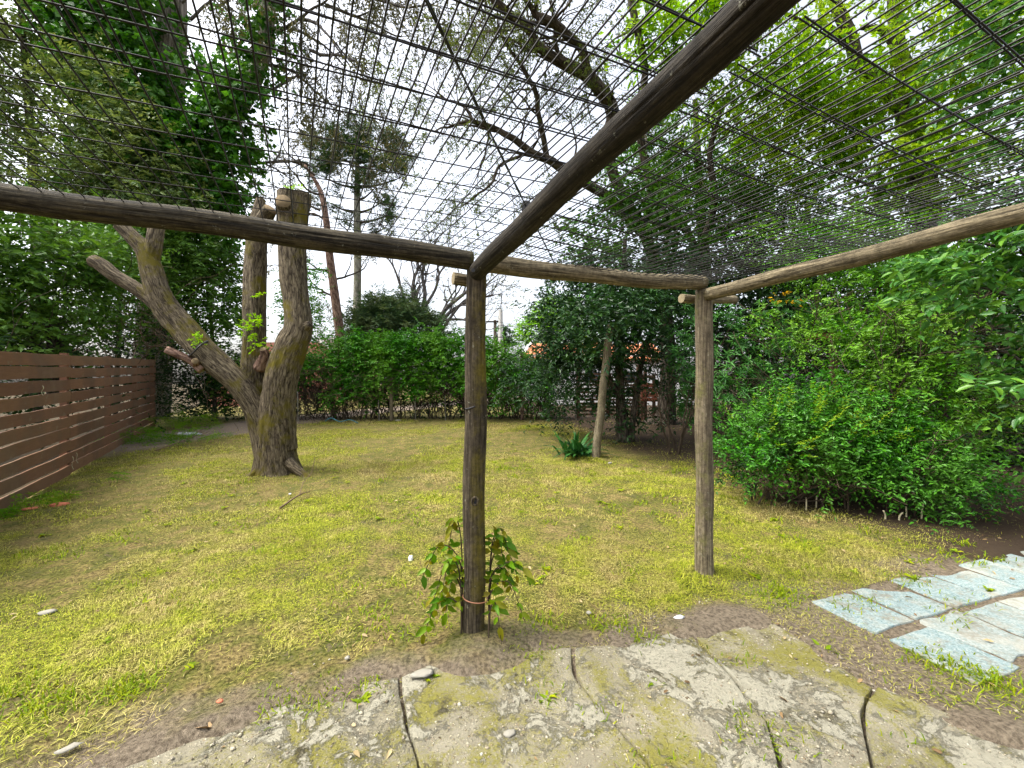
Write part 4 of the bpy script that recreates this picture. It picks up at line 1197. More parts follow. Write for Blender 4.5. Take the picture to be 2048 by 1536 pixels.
# roof slope facing the garden, tile courses as ridges
n = 60
V = []; 
for k in range(n + 1):
    x = HX - 0.5 + 9.5 * k / n
    e = 0.06 if k % 2 else 0.0
    V += [[x, HY - 0.2, 3.05 + e], [x + (0.9 if k < n / 2 else 0), HY + 3.2, 4.35 + e]]
V = np.array(V)
q = np.array([[2 * k, 2 * k + 2, 2 * k + 3, 2 * k + 1] for k in range(n)])
rf = obj('roof', make_mesh('roof', V, q), m_roof, rh)
md = rf.modifiers.new('thick', 'SOLIDIFY'); md.thickness = 0.12
V2 = np.array([[HX - 0.6, HY - 0.25, 2.95], [HX - 0.42, HY - 0.25, 2.95], [HX - 0.42, HY - 0.25, 3.2], [HX - 0.6, HY - 0.25, 3.2], [HX + 0.3, HY + 3.2, 4.25], [HX + 0.48, HY + 3.2, 4.25], [HX + 0.48, HY + 3.2, 4.5], [HX + 0.3, HY + 3.2, 4.5]])
obj('verge_board', make_mesh('verge_board', V2, BOXF), m_trim, rh)
for k in range(3):
    o = obj('window', make_mesh('window', box_v(1.0, 0.12, 1.2), BOXF), m_trim, rh); o.location = (HX + 1.6 + 2.5 * k, HY + 0.18, 1.75)
    o2 = obj('pane', make_mesh('pane', box_v(0.84, 0.04, 1.04), BOXF), m_glass, o); o2.location = (0, -0.06, 0)

bw = thing('brick_wall', 'low red brick boundary wall seen left of the sawn tree', 'wall')
o = obj('wall', make_mesh('wall', box_v(1.8, 0.2, 1.9), BOXF), m_brick, bw); o.location = W(458, 766, 17.5) - np.array([0, 0, 0.05])

# poles and lines
m_concpole = plain('concrete_pole', (0.40, 0.40, 0.38), 0.85, 0.2, 0.1, 2)
up_ = thing('utility_pole', 'thin dark wooden utility pole with crossarm right of the centre post', 'utility pole')
a = W(991, 700, 30); b = W(990, 640, 30)
V, q, t, tcv = tube(np.array([[a[0], 30, 0], b]), [0.14, 0.11], 10)
obj('pole', make_mesh('pole', V, [q, t], True, tcv), m_bark_dk, up_)
o = obj('crossarm', make_mesh('crossarm', box_v(0.9, 0.1, 0.1), BOXF), m_bark_dk, up_); o.location = (b[0] - 0.2, 29.85, b[2] - 0.15)
cpole = thing('concrete_post', 'pale square concrete post beside the dark utility pole', 'post')
a = W(1001, 620, 31)
V, q, t, tcv = tube(np.array([[a[0], 31, 0], a]), [0.24, 0.17], 4)
obj('shaft', make_mesh('shaft', V, [q, t], False, tcv), m_concpole, cpole)
mb = MB()
V, q, t, tcv = tube(np.array([a - [0, 0, .05], a + [0.12, 0, 1.2]]), 0.03, 6); mb.add(V, q, t, tc=tcv)
obj('antenna', mb.mesh('antenna'), m_cable, cpole)
for k, (x0, y0, x1, y1, dd, r) in enumerate(((560, 676, 1300, 652, 22, 0.022), (600, 628, 991, 643, 30, 0.012), (991, 643, 1250, 650, 30, 0.012), (700, 640, 1000, 632, 31, 0.01))):
    a, b = W(x0, y0, dd), W(x1, y1, dd)
    tt = np.linspace(0, 1, 24)[:, None]
    P = a + (b - a) * tt; P[:, 2] -= 0.35 * 4 * tt[:, 0] * (1 - tt[:, 0])
    V, q, t, tcv = tube(P, r, 5, False)
    o = obj('power_line', make_mesh('power_line', V, q, True), m_cable)
    tag(o, ('thick black line sagging just above the hedge', 'thin line running left from the utility pole', 'thin line running right from the utility pole', 'thin line to the concrete post')[k], 'power line', 'overhead lines')

# pine with pale straight trunk
def trunk_obj(pts, m, parent, k=16, name='trunk', n=26, seed=3, ridge=0.04):
    A = np.array([[*W(px, py, d), r] for px, py, d, r in pts])
    S_ = smooth_path(A, n)
    V, q, t, tcv = tube(S_[:, :3], S_[:, 3], k, True, bark_disp(seed, 0.08, ridge))
    return obj(name, make_mesh(name, V, [q, t], True, tcv), m, parent)
pine = thing('pine_tree', 'pine with straight pale grey trunk and rounded dark crown against the sky', 'tree')
DP = 25
trunk_obj([(713, 800, DP, 0.27), (714, 660, DP, 0.25), (715, 500, DP, 0.22), (714, 400, DP, 0.19), (715, 320, DP, 0.12), (718, 262, DP, 0.05)], m_bark_pine, pine)
pads = [(690, 275, 45, 22), (745, 285, 55, 25), (650, 300, 45, 25), (790, 300, 32, 28), (700, 320, 60, 25), (770, 335, 45, 24), (650, 350, 45, 22), (745, 375, 45, 16), (800, 350, 26, 16), (785, 420, 38, 10), (770, 450, 45, 9), (660, 400, 30, 16), (720, 250, 35, 14), (625, 272, 22, 14), (815, 310, 18, 20), (690, 450, 25, 12), (760, 400, 22, 8)]
mb = MB()
for px, py, rx, ry in pads:
    a = W(714, py + 26, DP); b = W(px, py + 6, DP + rng.uniform(-.6, .6))
    S_ = smooth_path(np.array([a, (a + b) / 2 + [0, 0, -0.12], b]), 8)
    V, q, t, tcv = tube(S_, np.linspace(0.09, 0.03, 8), 6, False); mb.add(V, q, tc=tcv)
    for _ in range(3):
        grow(mb, b, rng.normal(size=3) * [1, .6, .5] + [0, 0, .3], rx / 820 * DP * 0.8, 0.03, 1, 0.3, 3, 4)
obj('boughs', mb.mesh('boughs', True), m_bark_dk, pine, 'stuff')
pells = [E(px, py, DP, rx, ry, rx / 820 * DP * 0.8) for px, py, rx, ry in pads]
leaves_obj('needles', crown(pells, 1700, 12, 0.26, 0.34, 0.12, 0.0, inner=0.25, rand=0.7, spread=0.9, upbias=0.3), m_pine, pine)

rp = thing('leaning_pine', 'leaning reddish pine trunk with sparse olive crown left of the pale pine', 'tree')
trunk_obj([(700, 800, 20, 0.24), (682, 680, 20, 0.22), (668, 580, 20, 0.2), (658, 500, 20, 0.18), (652, 440, 20, 0.15), (640, 380, 20, 0.11), (610, 330, 20, 0.05)], m_bark_red, rp)
mb = MB(); tips = []
for px, py, dx, dz in ((664, 560, .6, .2), (672, 590, -1, .1), (660, 540, -.8, .1), (652, 440, -1, .5), (640, 390, -1, .2), (630, 350, -.8, .5), (655, 480, -1, .2), (612, 330, -1, .3), (640, 420, -1, .4), (600, 320, -.6, .1)):
    grow(mb, W(px, py, 20), (dx, rng.uniform(-.4, .4), dz), 2.0, 0.06, 3, 0.25, 3, 5, 0.0, tips)
obj('boughs', mb.mesh('boughs', True), m_bark_dk, rp, 'stuff')
ti = rng.choice(len(tips), min(len(tips), 520), replace=False)
S1 = np.array([tips[i][0] for i in ti]); d1 = np.array([tips[i][1] for i in ti]) + np.array([0, 0, -0.4])
leaves_obj('needles', sprays(S1, d1, rng.uniform(0.3, 0.6, len(S1)), 8, 0.17, 0.22, 0.3, jit=0.5), m_gum, rp)

rc = shrub('round_conifer', 'rounded grey green conifer rising behind the middle of the hedge', 'tree',
      [E(*a) for a in ((790, 660, 22, 70, 48, 1.8), (740, 668, 22, 45, 36, 1.4), (835, 662, 22, 45, 38, 1.4), (800, 625, 22, 45, 26, 1.2), (770, 640, 22, 55, 36, 1.4), (720, 690, 22, 35, 25, 1.2), (860, 690, 22, 40, 25, 1))],
      2400, 9, 0.24, 0.5, m_conif, [[(790, 800, 22, 0.2), (790, 690, 22, 0.15), (795, 620, 22, 0.05)]], m_bark_dk, inner=0.5, lw=0.2, droop=0.15, upbias=0.4)
bt = thing('bare_branched_tree', 'spreading tree with nearly bare curved branches behind the hedge centre', 'tree')
mb = MB(); tips = []
BD = 24
for st in ([(880, 720, .2), (872, 660, .17), (890, 620, .13), (925, 590, .1), (960, 560, .07), (985, 525, .04)],
           [(868, 690, .17), (880, 650, .13), (905, 620, .1), (945, 600, .07), (985, 590, .04)],
           [(840, 640, .14), (850, 590, .12), (845, 550, .09), (855, 510, .06), (880, 470, .03)],
           [(830, 640, .12), (825, 580, .1), (835, 540, .07), (865, 505, .04)],
           [(845, 620, .1), (870, 580, .08), (880, 545, .06), (905, 520, .03)],
           [(815, 620, .1), (800, 570, .07), (785, 530, .05), (760, 500, .03)],
           [(880, 640, .09), (930, 640, .06), (975, 660, .03)],
           [(870, 680, .1), (920, 610, .08), (955, 585, .06), (1000, 545, .03)],
           [(815, 760, .2), (830, 640, .15), (835, 600, .1)]):
    A = np.array([[*W(px, py, BD), r] for px, py, r in st])
    S_ = smooth_path(A, 16)
    V, q, t, tcv = tube(S_[:, :3], S_[:, 3], 8, False); mb.add(V, q, tc=tcv)
    for i in range(5, 16, 2):
        grow(mb, S_[i, :3], nrmz(S_[i, :3] - S_[i - 1, :3]) + 0.6 * rng.normal(size=3) + [0, 0, .3], 1.9, S_[i, 3] * 0.6, 2, 0.22, 3, 5, 0.12, tips, 0.008)
obj('branches', mb.mesh('branches', True), m_bark_grey, bt, 'stuff')
ti = rng.choice(len(tips), min(len(tips), 700), replace=False)
S1 = np.array([tips[i][0] for i in ti]); d1 = np.array([tips[i][1] for i in ti])
leaves_obj('sparse_leaves', sprays(S1, d1, np.full(len(S1), 0.4), 5, 0.12, 0.4), m_feather, bt)

shrub('poplar_tree', 'fresh bright green tree behind the orange tile roof', 'tree',
      [E(*a) for a in ((1075, 665, 34, 38, 34, 1.6), (1100, 640, 34, 34, 40, 1.6), (1050, 680, 34, 25, 22, 1.2), (1130, 650, 34, 40, 50, 1.6))],
      1300, 9, 0.2, 0.5, m_poplar, [[(1090, 800, 34, 0.2), (1090, 700, 34, 0.15), (1095, 620, 34, 0.05)]], inner=0.4, upbias=0.3)
shrub('cypress_tree', 'slim dark cypress beside the concrete post', 'tree',
      [E(*a) for a in ((1009, 680, 33, 7, 24, 0.35), (1014, 690, 33, 7, 22, 0.35))], 220, 9, 0.2, 0.4, m_dark, [[(1010, 760, 33, 0.1), (1010, 690, 33, 0.06), (1010, 660, 33, 0.03)]], inner=0.4, rand=0.3, upbias=0.5)
shrub('light_bush', 'light green leafy bush beyond the hedge next to the sawn tree', 'shrub',
      [E(*a) for a in ((612, 685, 15, 26, 40, 0.6), (600, 620, 15.5, 26, 50, 0.7), (620, 560, 16, 16, 30, 0.5))], 600, 9, 0.11, 0.4, m_hedge, [[(610, 800, 15.3, 0.06), (608, 700, 15.3, 0.05), (605, 600, 15.4, 0.03)]], inner=0.4)

# ================================================================== RIGHT SIDE
# slatted gate and board panel at the far right corner
m_gate = plain('dark_gate_timber', (0.11, 0.062, 0.04), 0.85, 0.2, 0.4, 6)
m_panel = plain('reddish_board', (0.27, 0.10, 0.06), 0.8, 0.2, 0.3, 6)
gate = thing('slatted_gate', 'dark slatted timber gate in shade behind the leaning pole', 'gate')
g0, g1 = W(1158, 800, 13.2), W(1275, 800, 13.2)
gb = GZ(g0[0], 13.2)
for k in range(12):
    o = obj('slat', make_mesh('slat', box_v(g1[0] - g0[0], 0.025, 0.065), BOXF), m_gate, gate)
    o.location = ((g0[0] + g1[0]) / 2, 13.2, gb + 0.12 + 0.118 * k); o.rotation_euler = (0, float(rng.uniform(-0.006, 0.006)), 0)
for x in (g0[0] - 0.02, g1[0] + 0.05, g0[0] + 0.95):
    o = obj('post', make_mesh('post', box_v(0.11, 0.1, 1.75), BOXF), m_gate, gate); o.location = (x, 13.27, gb + 0.85)
o = obj('brace', make_mesh('brace', box_v(1.6, 0.03, 0.09), BOXF), m_gate, gate); o.location = ((g0[0] + g1[0]) / 2, 13.12, gb + 0.75); o.rotation_euler = (0, -0.75, 0)
pn = thing('boarded_screen', 'reddish brown boarded panel on dark posts beside the big trunk', 'panel')
c = W(1298, 768, 12.3)
for k, (h, wd) in enumerate(((0.13, 0.50), (0.13, 0.51), (0.14, 0.52), (0.12, 0.50))):
    V = box_v(wd, 0.03, h)
    if k == 3: V[0, 2] += 0.06
    o = obj('board', make_mesh('board', V, BOXF), m_panel, pn); o.location = (c[0] + 0.02, 12.3, 1.46 - 0.142 * k); o.rotation_euler = (0, 0.02, 0)
for x in (-0.2, 0.17):
    o = obj('post', make_mesh('post', box_v(0.08, 0.08, 1.5), BOXF), m_gate, pn); o.location = (c[0] + x, 12.37, 1.05)
o = obj('post', make_mesh('post', box_v(0.09, 0.09, 1.9), BOXF), m_gate, pn); o.location = (c[0] - 0.05, 12.5, 1.0)
o = obj('crossbar', make_mesh('crossbar', box_v(0.55, 0.05, 0.09), BOXF), m_gate, pn); o.location = (c[0] - 0.05, 12.44, 1.72)
car = thing('pale_wall', 'pale sunlit wall glimpsed beyond the slatted gate', 'wall')
o = obj('wall', make_mesh('wall', box_v(9, 0.2, 1.3), BOXF), m_white, car); o.location = (6, 21, 0.9)

# leaning pole
lp = log_obj('leaning_pole', W(1190, 922, 7.35), W(1221, 650, 7.2), 0.074, 0.064, m_pole, None, 33, 48, 0.006, 3, 3)
tag(lp, 'pale round timber pole leaning right beside the strap leaved clump', 'pole')

# strap-leaved clump, every leaf its own
sl = thing('strap_leaf_plant', 'clump of dark arching strap leaves at the foot of the leaning pole', 'plant')
cs = W(1150, 905, 7.45); cs[2] = GZ(cs[0], cs[1])
for k in range(64):
    az = rng.uniform(0, 2 * PI); L = rng.uniform(0.5, 0.85); e = rng.uniform(0.3, 1.2)
    d = np.array([math.cos(az) * math.cos(e), math.sin(az) * math.cos(e), math.sin(e)])
    t = np.linspace(0, 1, 7)
    P = cs + np.array([rng.normal(0, 0.09), rng.normal(0, 0.07), 0]) + d[None] * (t * L)[:, None]
    P[:, 2] -= 0.36 * L * t ** 2.2 * rng.uniform(0.5, 1.3)
    sd_ = nrmz(np.cross(d, [0, 0, 1.0]))
    wd = 0.026 * np.array([0.7, 1, 1.1, 1.05, 0.85, 0.5, 0.04])
    up3_ = nrmz(np.cross(sd_, d))
    V = np.stack([P - sd_ * wd[:, None] + up3_ * 0.006, P, P + sd_ * wd[:, None] + up3_ * 0.006], 1).reshape(-1, 3)
    q = np.array([[3 * a + b, 3 * a + b + 1, 3 * a + b + 4, 3 * a + b + 3] for a in range(6) for b in (0, 1)])
    obj('leaf', make_mesh('leaf', V, q, True), m_strap, sl)

# dark leafy tree in the middle distance
dk = thing('dark_leafy_tree', 'dense dark leaved tree behind the leaning pole', 'tree')
DT = 8.8
trunk_obj([(1247, 892, 8.85, 0.16), (1243, 840, 8.85, 0.12), (1240, 780, 8.85, 0.1), (1238, 700, 8.8, 0.085), (1245, 600, 8.8, 0.07), (1250, 480, 8.8, 0.04)], m_bark_dk, dk)
trunk_obj([(1262, 885, 8.8, 0.07), (1270, 800, 8.8, 0.06), (1290, 700, 8.8, 0.05), (1320, 600, 8.8, 0.03)], m_bark_dk, dk, 10)
trunk_obj([(1240, 800, 8.85, 0.07), (1210, 740, 8.8, 0.06), (1170, 680, 8.8, 0.05), (1130, 620, 8.8, 0.03)], m_bark_dk, dk, 10)
de = [E(*a) for a in ((1130, 650, 8.6, 60, 70, 0.7), (1170, 580, 8.5, 70, 60, 0.7), (1240, 600, 8.4, 70, 70, 0.8), (1190, 680, 8.5, 60, 60, 0.7), (1250, 690, 8.6, 60, 55, 0.7), (1120, 740, 8.9, 55, 50, 0.6), (1310, 620, 8.8, 60, 80, 0.8), (1350, 560, 8.8, 60, 50, 0.8), (1200, 750, 9.2, 45, 35, 0.4), (1090, 690, 8.8, 30, 50, 0.5), (1290, 730, 9, 40, 40, 0.5), (1275, 800, 9.2, 40, 35, 0.4), (1210, 830, 8.9, 22, 35, 0.3), (1290, 850, 8.8, 28, 20, 0.25), (1215, 660, 6.95, 50, 40, 0.25), (1110, 790, 9.6, 60, 40, 0.3), (1060, 760, 10.5, 50, 50, 0.3), (1140, 700, 9.5, 70, 40, 0.4))]
leaves_obj('foliage', crown(de, 3300, 9, 0.095, 0.34, 0.4, 0.4, inner=0.35, front=0.4), m_dark, dk)
leaves_obj('front_foliage', crown([E(1225, 645, 6.9, 60, 45, 0.3), E(1190, 620, 7.1, 60, 45, 0.3), E(1260, 620, 7.1, 50, 50, 0.3)], 260, 9, 0.09, 0.3, 0.4, 0.4, inner=0.1), m_dark, dk)
S1, d1 = shell(W(1235, 605, 7.9), np.array([0.85, 0.35, 0.65]), 90, 0.5, 0.3, 0.6)
leaves_obj('young_shoots', sprays(S1, d1, np.full(90, 0.22), 9, 0.09, 0.28, 0.2), m_olean, dk)

# big dark trunk with spreading limbs above (limbs seen through the mesh)
jt = thing('spreading_tree', 'tall tree with crooked dark limbs spreading overhead across the sky', 'tree')
trunk_obj([(1318, 860, 11.9, 0.5), (1330, 835, 11.9, 0.3), (1334, 780, 11.9, 0.23), (1335, 680, 11.8, 0.2), (1320, 560, 11.4, 0.17), (1290, 470, 10.8, 0.145), (1262, 420, 10.3, 0.13), (1235, 370, 10.0, 0.12)], m_bark_dk, jt, 40, n=70, ridge=0.1)
mb = MB(); tips = []
JD = 10.0
LIMBS = [
    [(1235, 370, JD, 20), (1212, 297, JD - .3, 24), (1226, 232, JD - .6, 26), (1212, 195, JD - .8, 27), (1174, 150, JD - 1.1, 25), (1126, 126, JD - 1.4, 21), (1078, 92, JD - 1.7, 18), (1055, 58, JD - 1.9, 17), (1010, 20, JD - 2.1, 16), (960, -25, JD - 2.3, 13), (880, -70, JD - 2.5, 8)],
    [(1174, 150, JD - 1.1, 18), (1165, 100, JD - 1.4, 17), (1135, 72, JD - 1.7, 17), (1106, 44, JD - 1.9, 16), (1075, 31, JD - 2, 13), (1050, -5, JD - 2.2, 9)],
    [(1290, 470, 10.8, 20), (1220, 400, 10.2, 20), (1147, 352, JD - .3, 18), (1106, 325, JD - .5, 17), (1055, 301, JD - .7, 15), (1020, 273, JD - .9, 13), (976, 253, JD - 1, 11), (942, 243, JD - 1.1, 8), (900, 252, JD - 1.1, 5), (868, 262, JD - 1.1, 3)],
    [(945, 242, JD - 1.1, 7), (928, 214, JD - 1.1, 6), (895, 200, JD - 1.2, 4), (870, 190, JD - 1.2, 2)],
    [(1092, 312, JD - .5, 11), (1084, 265, JD - .8, 11), (1077, 230, JD - 1, 10), (1072, 191, JD - 1.2, 10), (1051, 144, JD - 1.4, 8), (1020, 100, JD - 1.6, 6), (1000, 60, JD - 1.7, 5), (994, 20, JD - 1.8, 3)],
    [(1060, 303, JD - .7, 6), (1000, 330, JD - .7, 6), (985, 365, JD - .8, 5), (955, 390, JD - .9, 4), (925, 412, JD - 1, 2)],
    [(1290, 470, 10.8, 18), (1300, 380, 10.5, 16), (1280, 260, 10, 15), (1290, 150, 9.6, 13), (1270, 40, 9.2, 14), (1250, -60, 9, 10)],
    [(1280, 260, 10, 14), (1340, 180, 9.6, 12), (1400, 90, 9.2, 9), (1440, 0, 9, 6)],
    [(1126, 126, JD - 1.4, 10), (1112, 90, JD - 1.6, 8), (1108, 50, JD - 1.8, 6), (1100, 0, JD - 2, 4)],
    [(1330, 640, 11.8, 18), (1400, 500, 11, 16), (1430, 400, 10.5, 13), (1420, 300, 10, 10), (1450, 200, 9.8, 6)],
]
for st in LIMBS:
    A = np.array([[*W(px, py, d), 0.5 * dia / 820 * d] for px, py, d, dia in st])
    S_ = smooth_path(A, 12 + 4 * len(st))
    S_[:, :3] += 0.03 * np.stack([fbm(np.arange(len(S_)) * 0.35, np.full(len(S_), st[0][0] + k * 7.0), 3, 2) for k in range(3)], -1)
    V, q, t, tcv = tube(S_[:, :3], np.maximum(S_[:, 3], 0.008), 12, False, bark_disp(7, 0.16, 0.05)); mb.add(V, q, tc=tcv)
    for i in range(len(S_) // 4, len(S_), 3):
        dd = nrmz(S_[i, :3] - S_[i - 1, :3]) * 0.6 + nrmz(rng.normal(size=3)) * [1, .7, .8]
        grow(mb, S_[i, :3], dd, rng.uniform(0.6, 1.3), max(min(S_[i, 3] * 0.45, 0.03), 0.012), 2, 0.3, 3, 5, 0.05, tips, 0.005)
obj('limbs', mb.mesh('limbs', True), m_bark_dk, jt, 'stuff')
ti = rng.choice(len(tips), min(len(tips), 3200), replace=False)
S1 = np.array([tips[i][0] for i in ti]); d1 = np.array([tips[i][1] for i in ti]) + np.array([0, 0, -.15])
leaves_obj('feathery_leaves', sprays(S1, d1, rng.uniform(0.18, 0.4, len(S1)), 8, 0.06, 0.42, 0.3, jit=0.4), m_feather, jt)

# bright canopy tree at the upper right
ct = thing('bright_canopy_tree', 'tall bright green leaved tree filling the upper right with dark forked trunk', 'tree')
CD = 9.5
trunk_obj([(1880, 900, CD, 0.3), (1868, 600, CD, 0.27), (1850, 400, CD, 0.25), (1830, 280, CD, 0.23), (1812, 215, CD, 0.22)], m_bark_dk, ct, 28, n=40)
trunk_obj([(1815, 225, CD, 0.2), (1752, 162, CD, 0.16), (1716, 128, CD - .1, 0.14), (1700, 73, CD - .2, 0.13), (1668, 0, CD - .3, 0.11), (1640, -90, CD - .4, 0.08)], m_bark_dk, ct, 20, 'limb', 30)
trunk_obj([(1812, 225, CD, 0.2), (1819, 170, CD, 0.18), (1795, 92, CD, 0.15), (1789, 0, CD - .1, 0.13), (1780, -110, CD - .1, 0.1)], m_bark_dk, ct, 20, 'limb', 30)
trunk_obj([(1700, 85, CD - .2, 0.08), (1650, 50, CD - .3, 0.06), (1600, 40, CD - .4, 0.04), (1540, 10, CD - .5, 0.02)], m_bark_dk, ct, 12, 'limb', 16)
trunk_obj([(1795, 95, CD, 0.09), (1760, 60, CD, 0.07), (1722, 55, CD, 0.05)], m_bark_dk, ct, 12, 'limb', 16)
ce = [E(*a) for a in ((1300, 60, 9.2, 60, 60, 0.8), (1370, 110, 9.2, 70, 60, 0.9), (1450, 40, 9.2, 80, 60, 0.9), (1560, 160, 9, 90, 60, 1), (1640, 200, 9.3, 80, 70, 1), (1700, 230, 9.5, 90, 70, 1), (1620, 90, 9.3, 60, 60, 0.9), (1850, 120, 8.6, 90, 90, 1), (1920, 60, 8.4, 90, 80, 1), (1960, 200, 8.4, 100, 90, 1), (1800, 320, 9.0, 120, 70, 1), (1680, 330, 9.6, 100, 60, 1), (1900, 330, 8.8, 120, 80, 1), (1560, 280, 9.8, 90, 70, 1), (1760, 20, 9.2, 60, 50, 0.8), (1480, 210, 9.8, 70, 60, 0.9), (1390, 30, 9.6, 60, 60, 0.9), (1790, 420, 9.2, 110, 50, 0.8), (1540, 20, 9.5, 50, 40, 0.8))]
leaves_obj('foliage', crown(ce, 2900, 9, 0.135, 0.42, 0.45, 0.25, inner=0.15, rand=0.9, front=0.1), m_canopy, ct)
mb = MB()
for c, r in ce:
    for _ in range(4):
        grow(mb, c + r * rng.uniform(-.5, .5, 3), rng.normal(size=3), 0.9, 0.014, 2, 0.3, 2, 4, 0.1)
obj('twigs', mb.mesh('twigs', True), m_bark_dk, ct, 'stuff')

shrub('tall_dark_tree', 'tall dark green tree between the thick beam and the bright canopy', 'tree',
      [E(*a) for a in ((1260, 330, 12.5, 50, 60, 0.9), (1330, 300, 12.5, 70, 60, 1), (1400, 380, 12.5, 90, 70, 1), (1270, 440, 9.6, 80, 70, 0.8), (1350, 470, 9.8, 90, 70, 0.8), (1480, 440, 11, 90, 60, 1), (1200, 480, 9.4, 60, 45, 0.7), (1310, 370, 10, 60, 50, 0.7), (1460, 320, 12.8, 70, 60, 1), (1560, 400, 12.3, 90, 60, 1), (1180, 530, 12, 60, 30, 0.7), (1620, 480, 12, 90, 50, 0.9))],
      2500, 9, 0.14, 0.5, m_tall, [[(1420, 850, 12.6, 0.2), (1415, 600, 12.6, 0.18), (1400, 400, 12.6, 0.14), (1390, 200, 12.6, 0.07)], [(1405, 520, 12.6, 0.1), (1340, 400, 12.6, 0.08), (1280, 330, 12.6, 0.04)], [(1430, 480, 12.6, 0.1), (1520, 400, 12.4, 0.07), (1560, 350, 12.4, 0.04)]], m_bark_dk, inner=0.2, rand=0.8, twigs=40, front=0.1)

# deep shade filling behind the shrubs on the right
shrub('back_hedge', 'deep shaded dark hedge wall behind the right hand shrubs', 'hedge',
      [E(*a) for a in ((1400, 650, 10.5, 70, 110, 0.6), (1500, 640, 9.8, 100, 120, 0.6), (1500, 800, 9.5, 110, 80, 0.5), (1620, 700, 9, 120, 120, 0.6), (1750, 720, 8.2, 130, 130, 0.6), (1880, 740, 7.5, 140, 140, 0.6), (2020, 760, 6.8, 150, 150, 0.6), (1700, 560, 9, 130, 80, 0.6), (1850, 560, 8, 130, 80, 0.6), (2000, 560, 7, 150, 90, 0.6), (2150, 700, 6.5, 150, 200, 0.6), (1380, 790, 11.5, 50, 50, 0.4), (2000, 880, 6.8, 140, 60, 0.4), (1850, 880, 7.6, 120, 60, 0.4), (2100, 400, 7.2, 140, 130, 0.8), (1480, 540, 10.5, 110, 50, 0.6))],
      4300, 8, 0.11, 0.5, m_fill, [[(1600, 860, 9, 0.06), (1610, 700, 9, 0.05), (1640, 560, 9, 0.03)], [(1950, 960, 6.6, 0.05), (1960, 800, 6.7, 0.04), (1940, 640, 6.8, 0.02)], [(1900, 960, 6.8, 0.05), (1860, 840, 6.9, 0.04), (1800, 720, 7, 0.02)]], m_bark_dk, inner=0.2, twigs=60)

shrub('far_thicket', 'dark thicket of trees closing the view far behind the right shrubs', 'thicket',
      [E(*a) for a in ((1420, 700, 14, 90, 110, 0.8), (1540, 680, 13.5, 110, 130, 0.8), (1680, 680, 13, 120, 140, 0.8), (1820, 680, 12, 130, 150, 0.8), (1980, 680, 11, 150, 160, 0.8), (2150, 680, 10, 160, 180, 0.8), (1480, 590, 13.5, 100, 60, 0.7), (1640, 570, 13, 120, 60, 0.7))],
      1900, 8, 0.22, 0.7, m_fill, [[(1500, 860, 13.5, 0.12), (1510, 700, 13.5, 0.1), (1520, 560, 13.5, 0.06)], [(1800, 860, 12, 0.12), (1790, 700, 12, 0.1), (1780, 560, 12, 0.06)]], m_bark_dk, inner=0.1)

# long-leaved oleander, rosettes
ol = thing('long_leaved_shrub', 'shrub with whorls of long narrow leaves behind the right post', 'shrub')
oe = [E(*a) for a in ((1360, 720, 7.6, 32, 70, 0.3), (1385, 650, 7.8, 30, 40, 0.3), (1450, 680, 7.2, 50, 80, 0.4), (1480, 760, 6.9, 60, 60, 0.4), (1540, 720, 7.0, 60, 70, 0.4), (1440, 800, 7.0, 40, 50, 0.35), (1370, 810, 8, 30, 40, 0.3), (1560, 640, 7.4, 60, 50, 0.4))]
rs_ = []
for c, r in oe:
    S1, d1 = shell(c, r, 42, 0.4, 0.2, 0.8)
    for p, d in zip(S1, d1):
        m_ = 9
        az = np.arange(m_) / m_ * 2 * PI + rng.uniform(0, 6)
        ax = nrmz(d * 0.6 + np.array([0, -.2, .6]) + .3 * rng.normal(size=3))
        a1 = nrmz(np.cross(ax, [0.3, 0.9, 0.1])); a2 = np.cross(ax, a1)
        dr = nrmz(np.cos(az)[:, None] * a1 + np.sin(az)[:, None] * a2 + ax * rng.uniform(0.1, 0.9, (m_, 1)) - np.array([0, 0, .25]))
        rs_.append((p + ax * rng.uniform(-.05, .05, (m_, 1)), dr, np.repeat(ax[None], m_, 0) + .2 * rng.normal(size=(m_, 3)), rng.uniform(0.09, 0.15, m_), np.full(m_, 0.2)))
oa = cat(rs_)
order = np.argsort(oa[0][:, 1] + 0.15 * rng.normal(size=len(oa[0])))
near_, rest_ = order[:280], order[280:]
lm_ol = leaf_unit('leaf', 0.2, m_olean, 0.2)
leaf_objects(lm_ol, tuple(a[near_] for a in oa), ol)
leaves_obj('foliage', tuple(a[rest_] for a in oa), m_olean, ol, True, 0.2, smooth=True)
mb = MB()
for k in range(16):
    x = rng.uniform(2.9, 4.6); y = 7.6 + rng.uniform(-.3, .3)
    grow(mb, (x, y, GZ(x, y)), (rng.normal(0, .2), -.1, 1), 1.3, 0.018, 2, 0.15, 3, 5, 0.1)
obj('stems', mb.mesh('stems', True), m_twig_dk, ol, 'stuff')

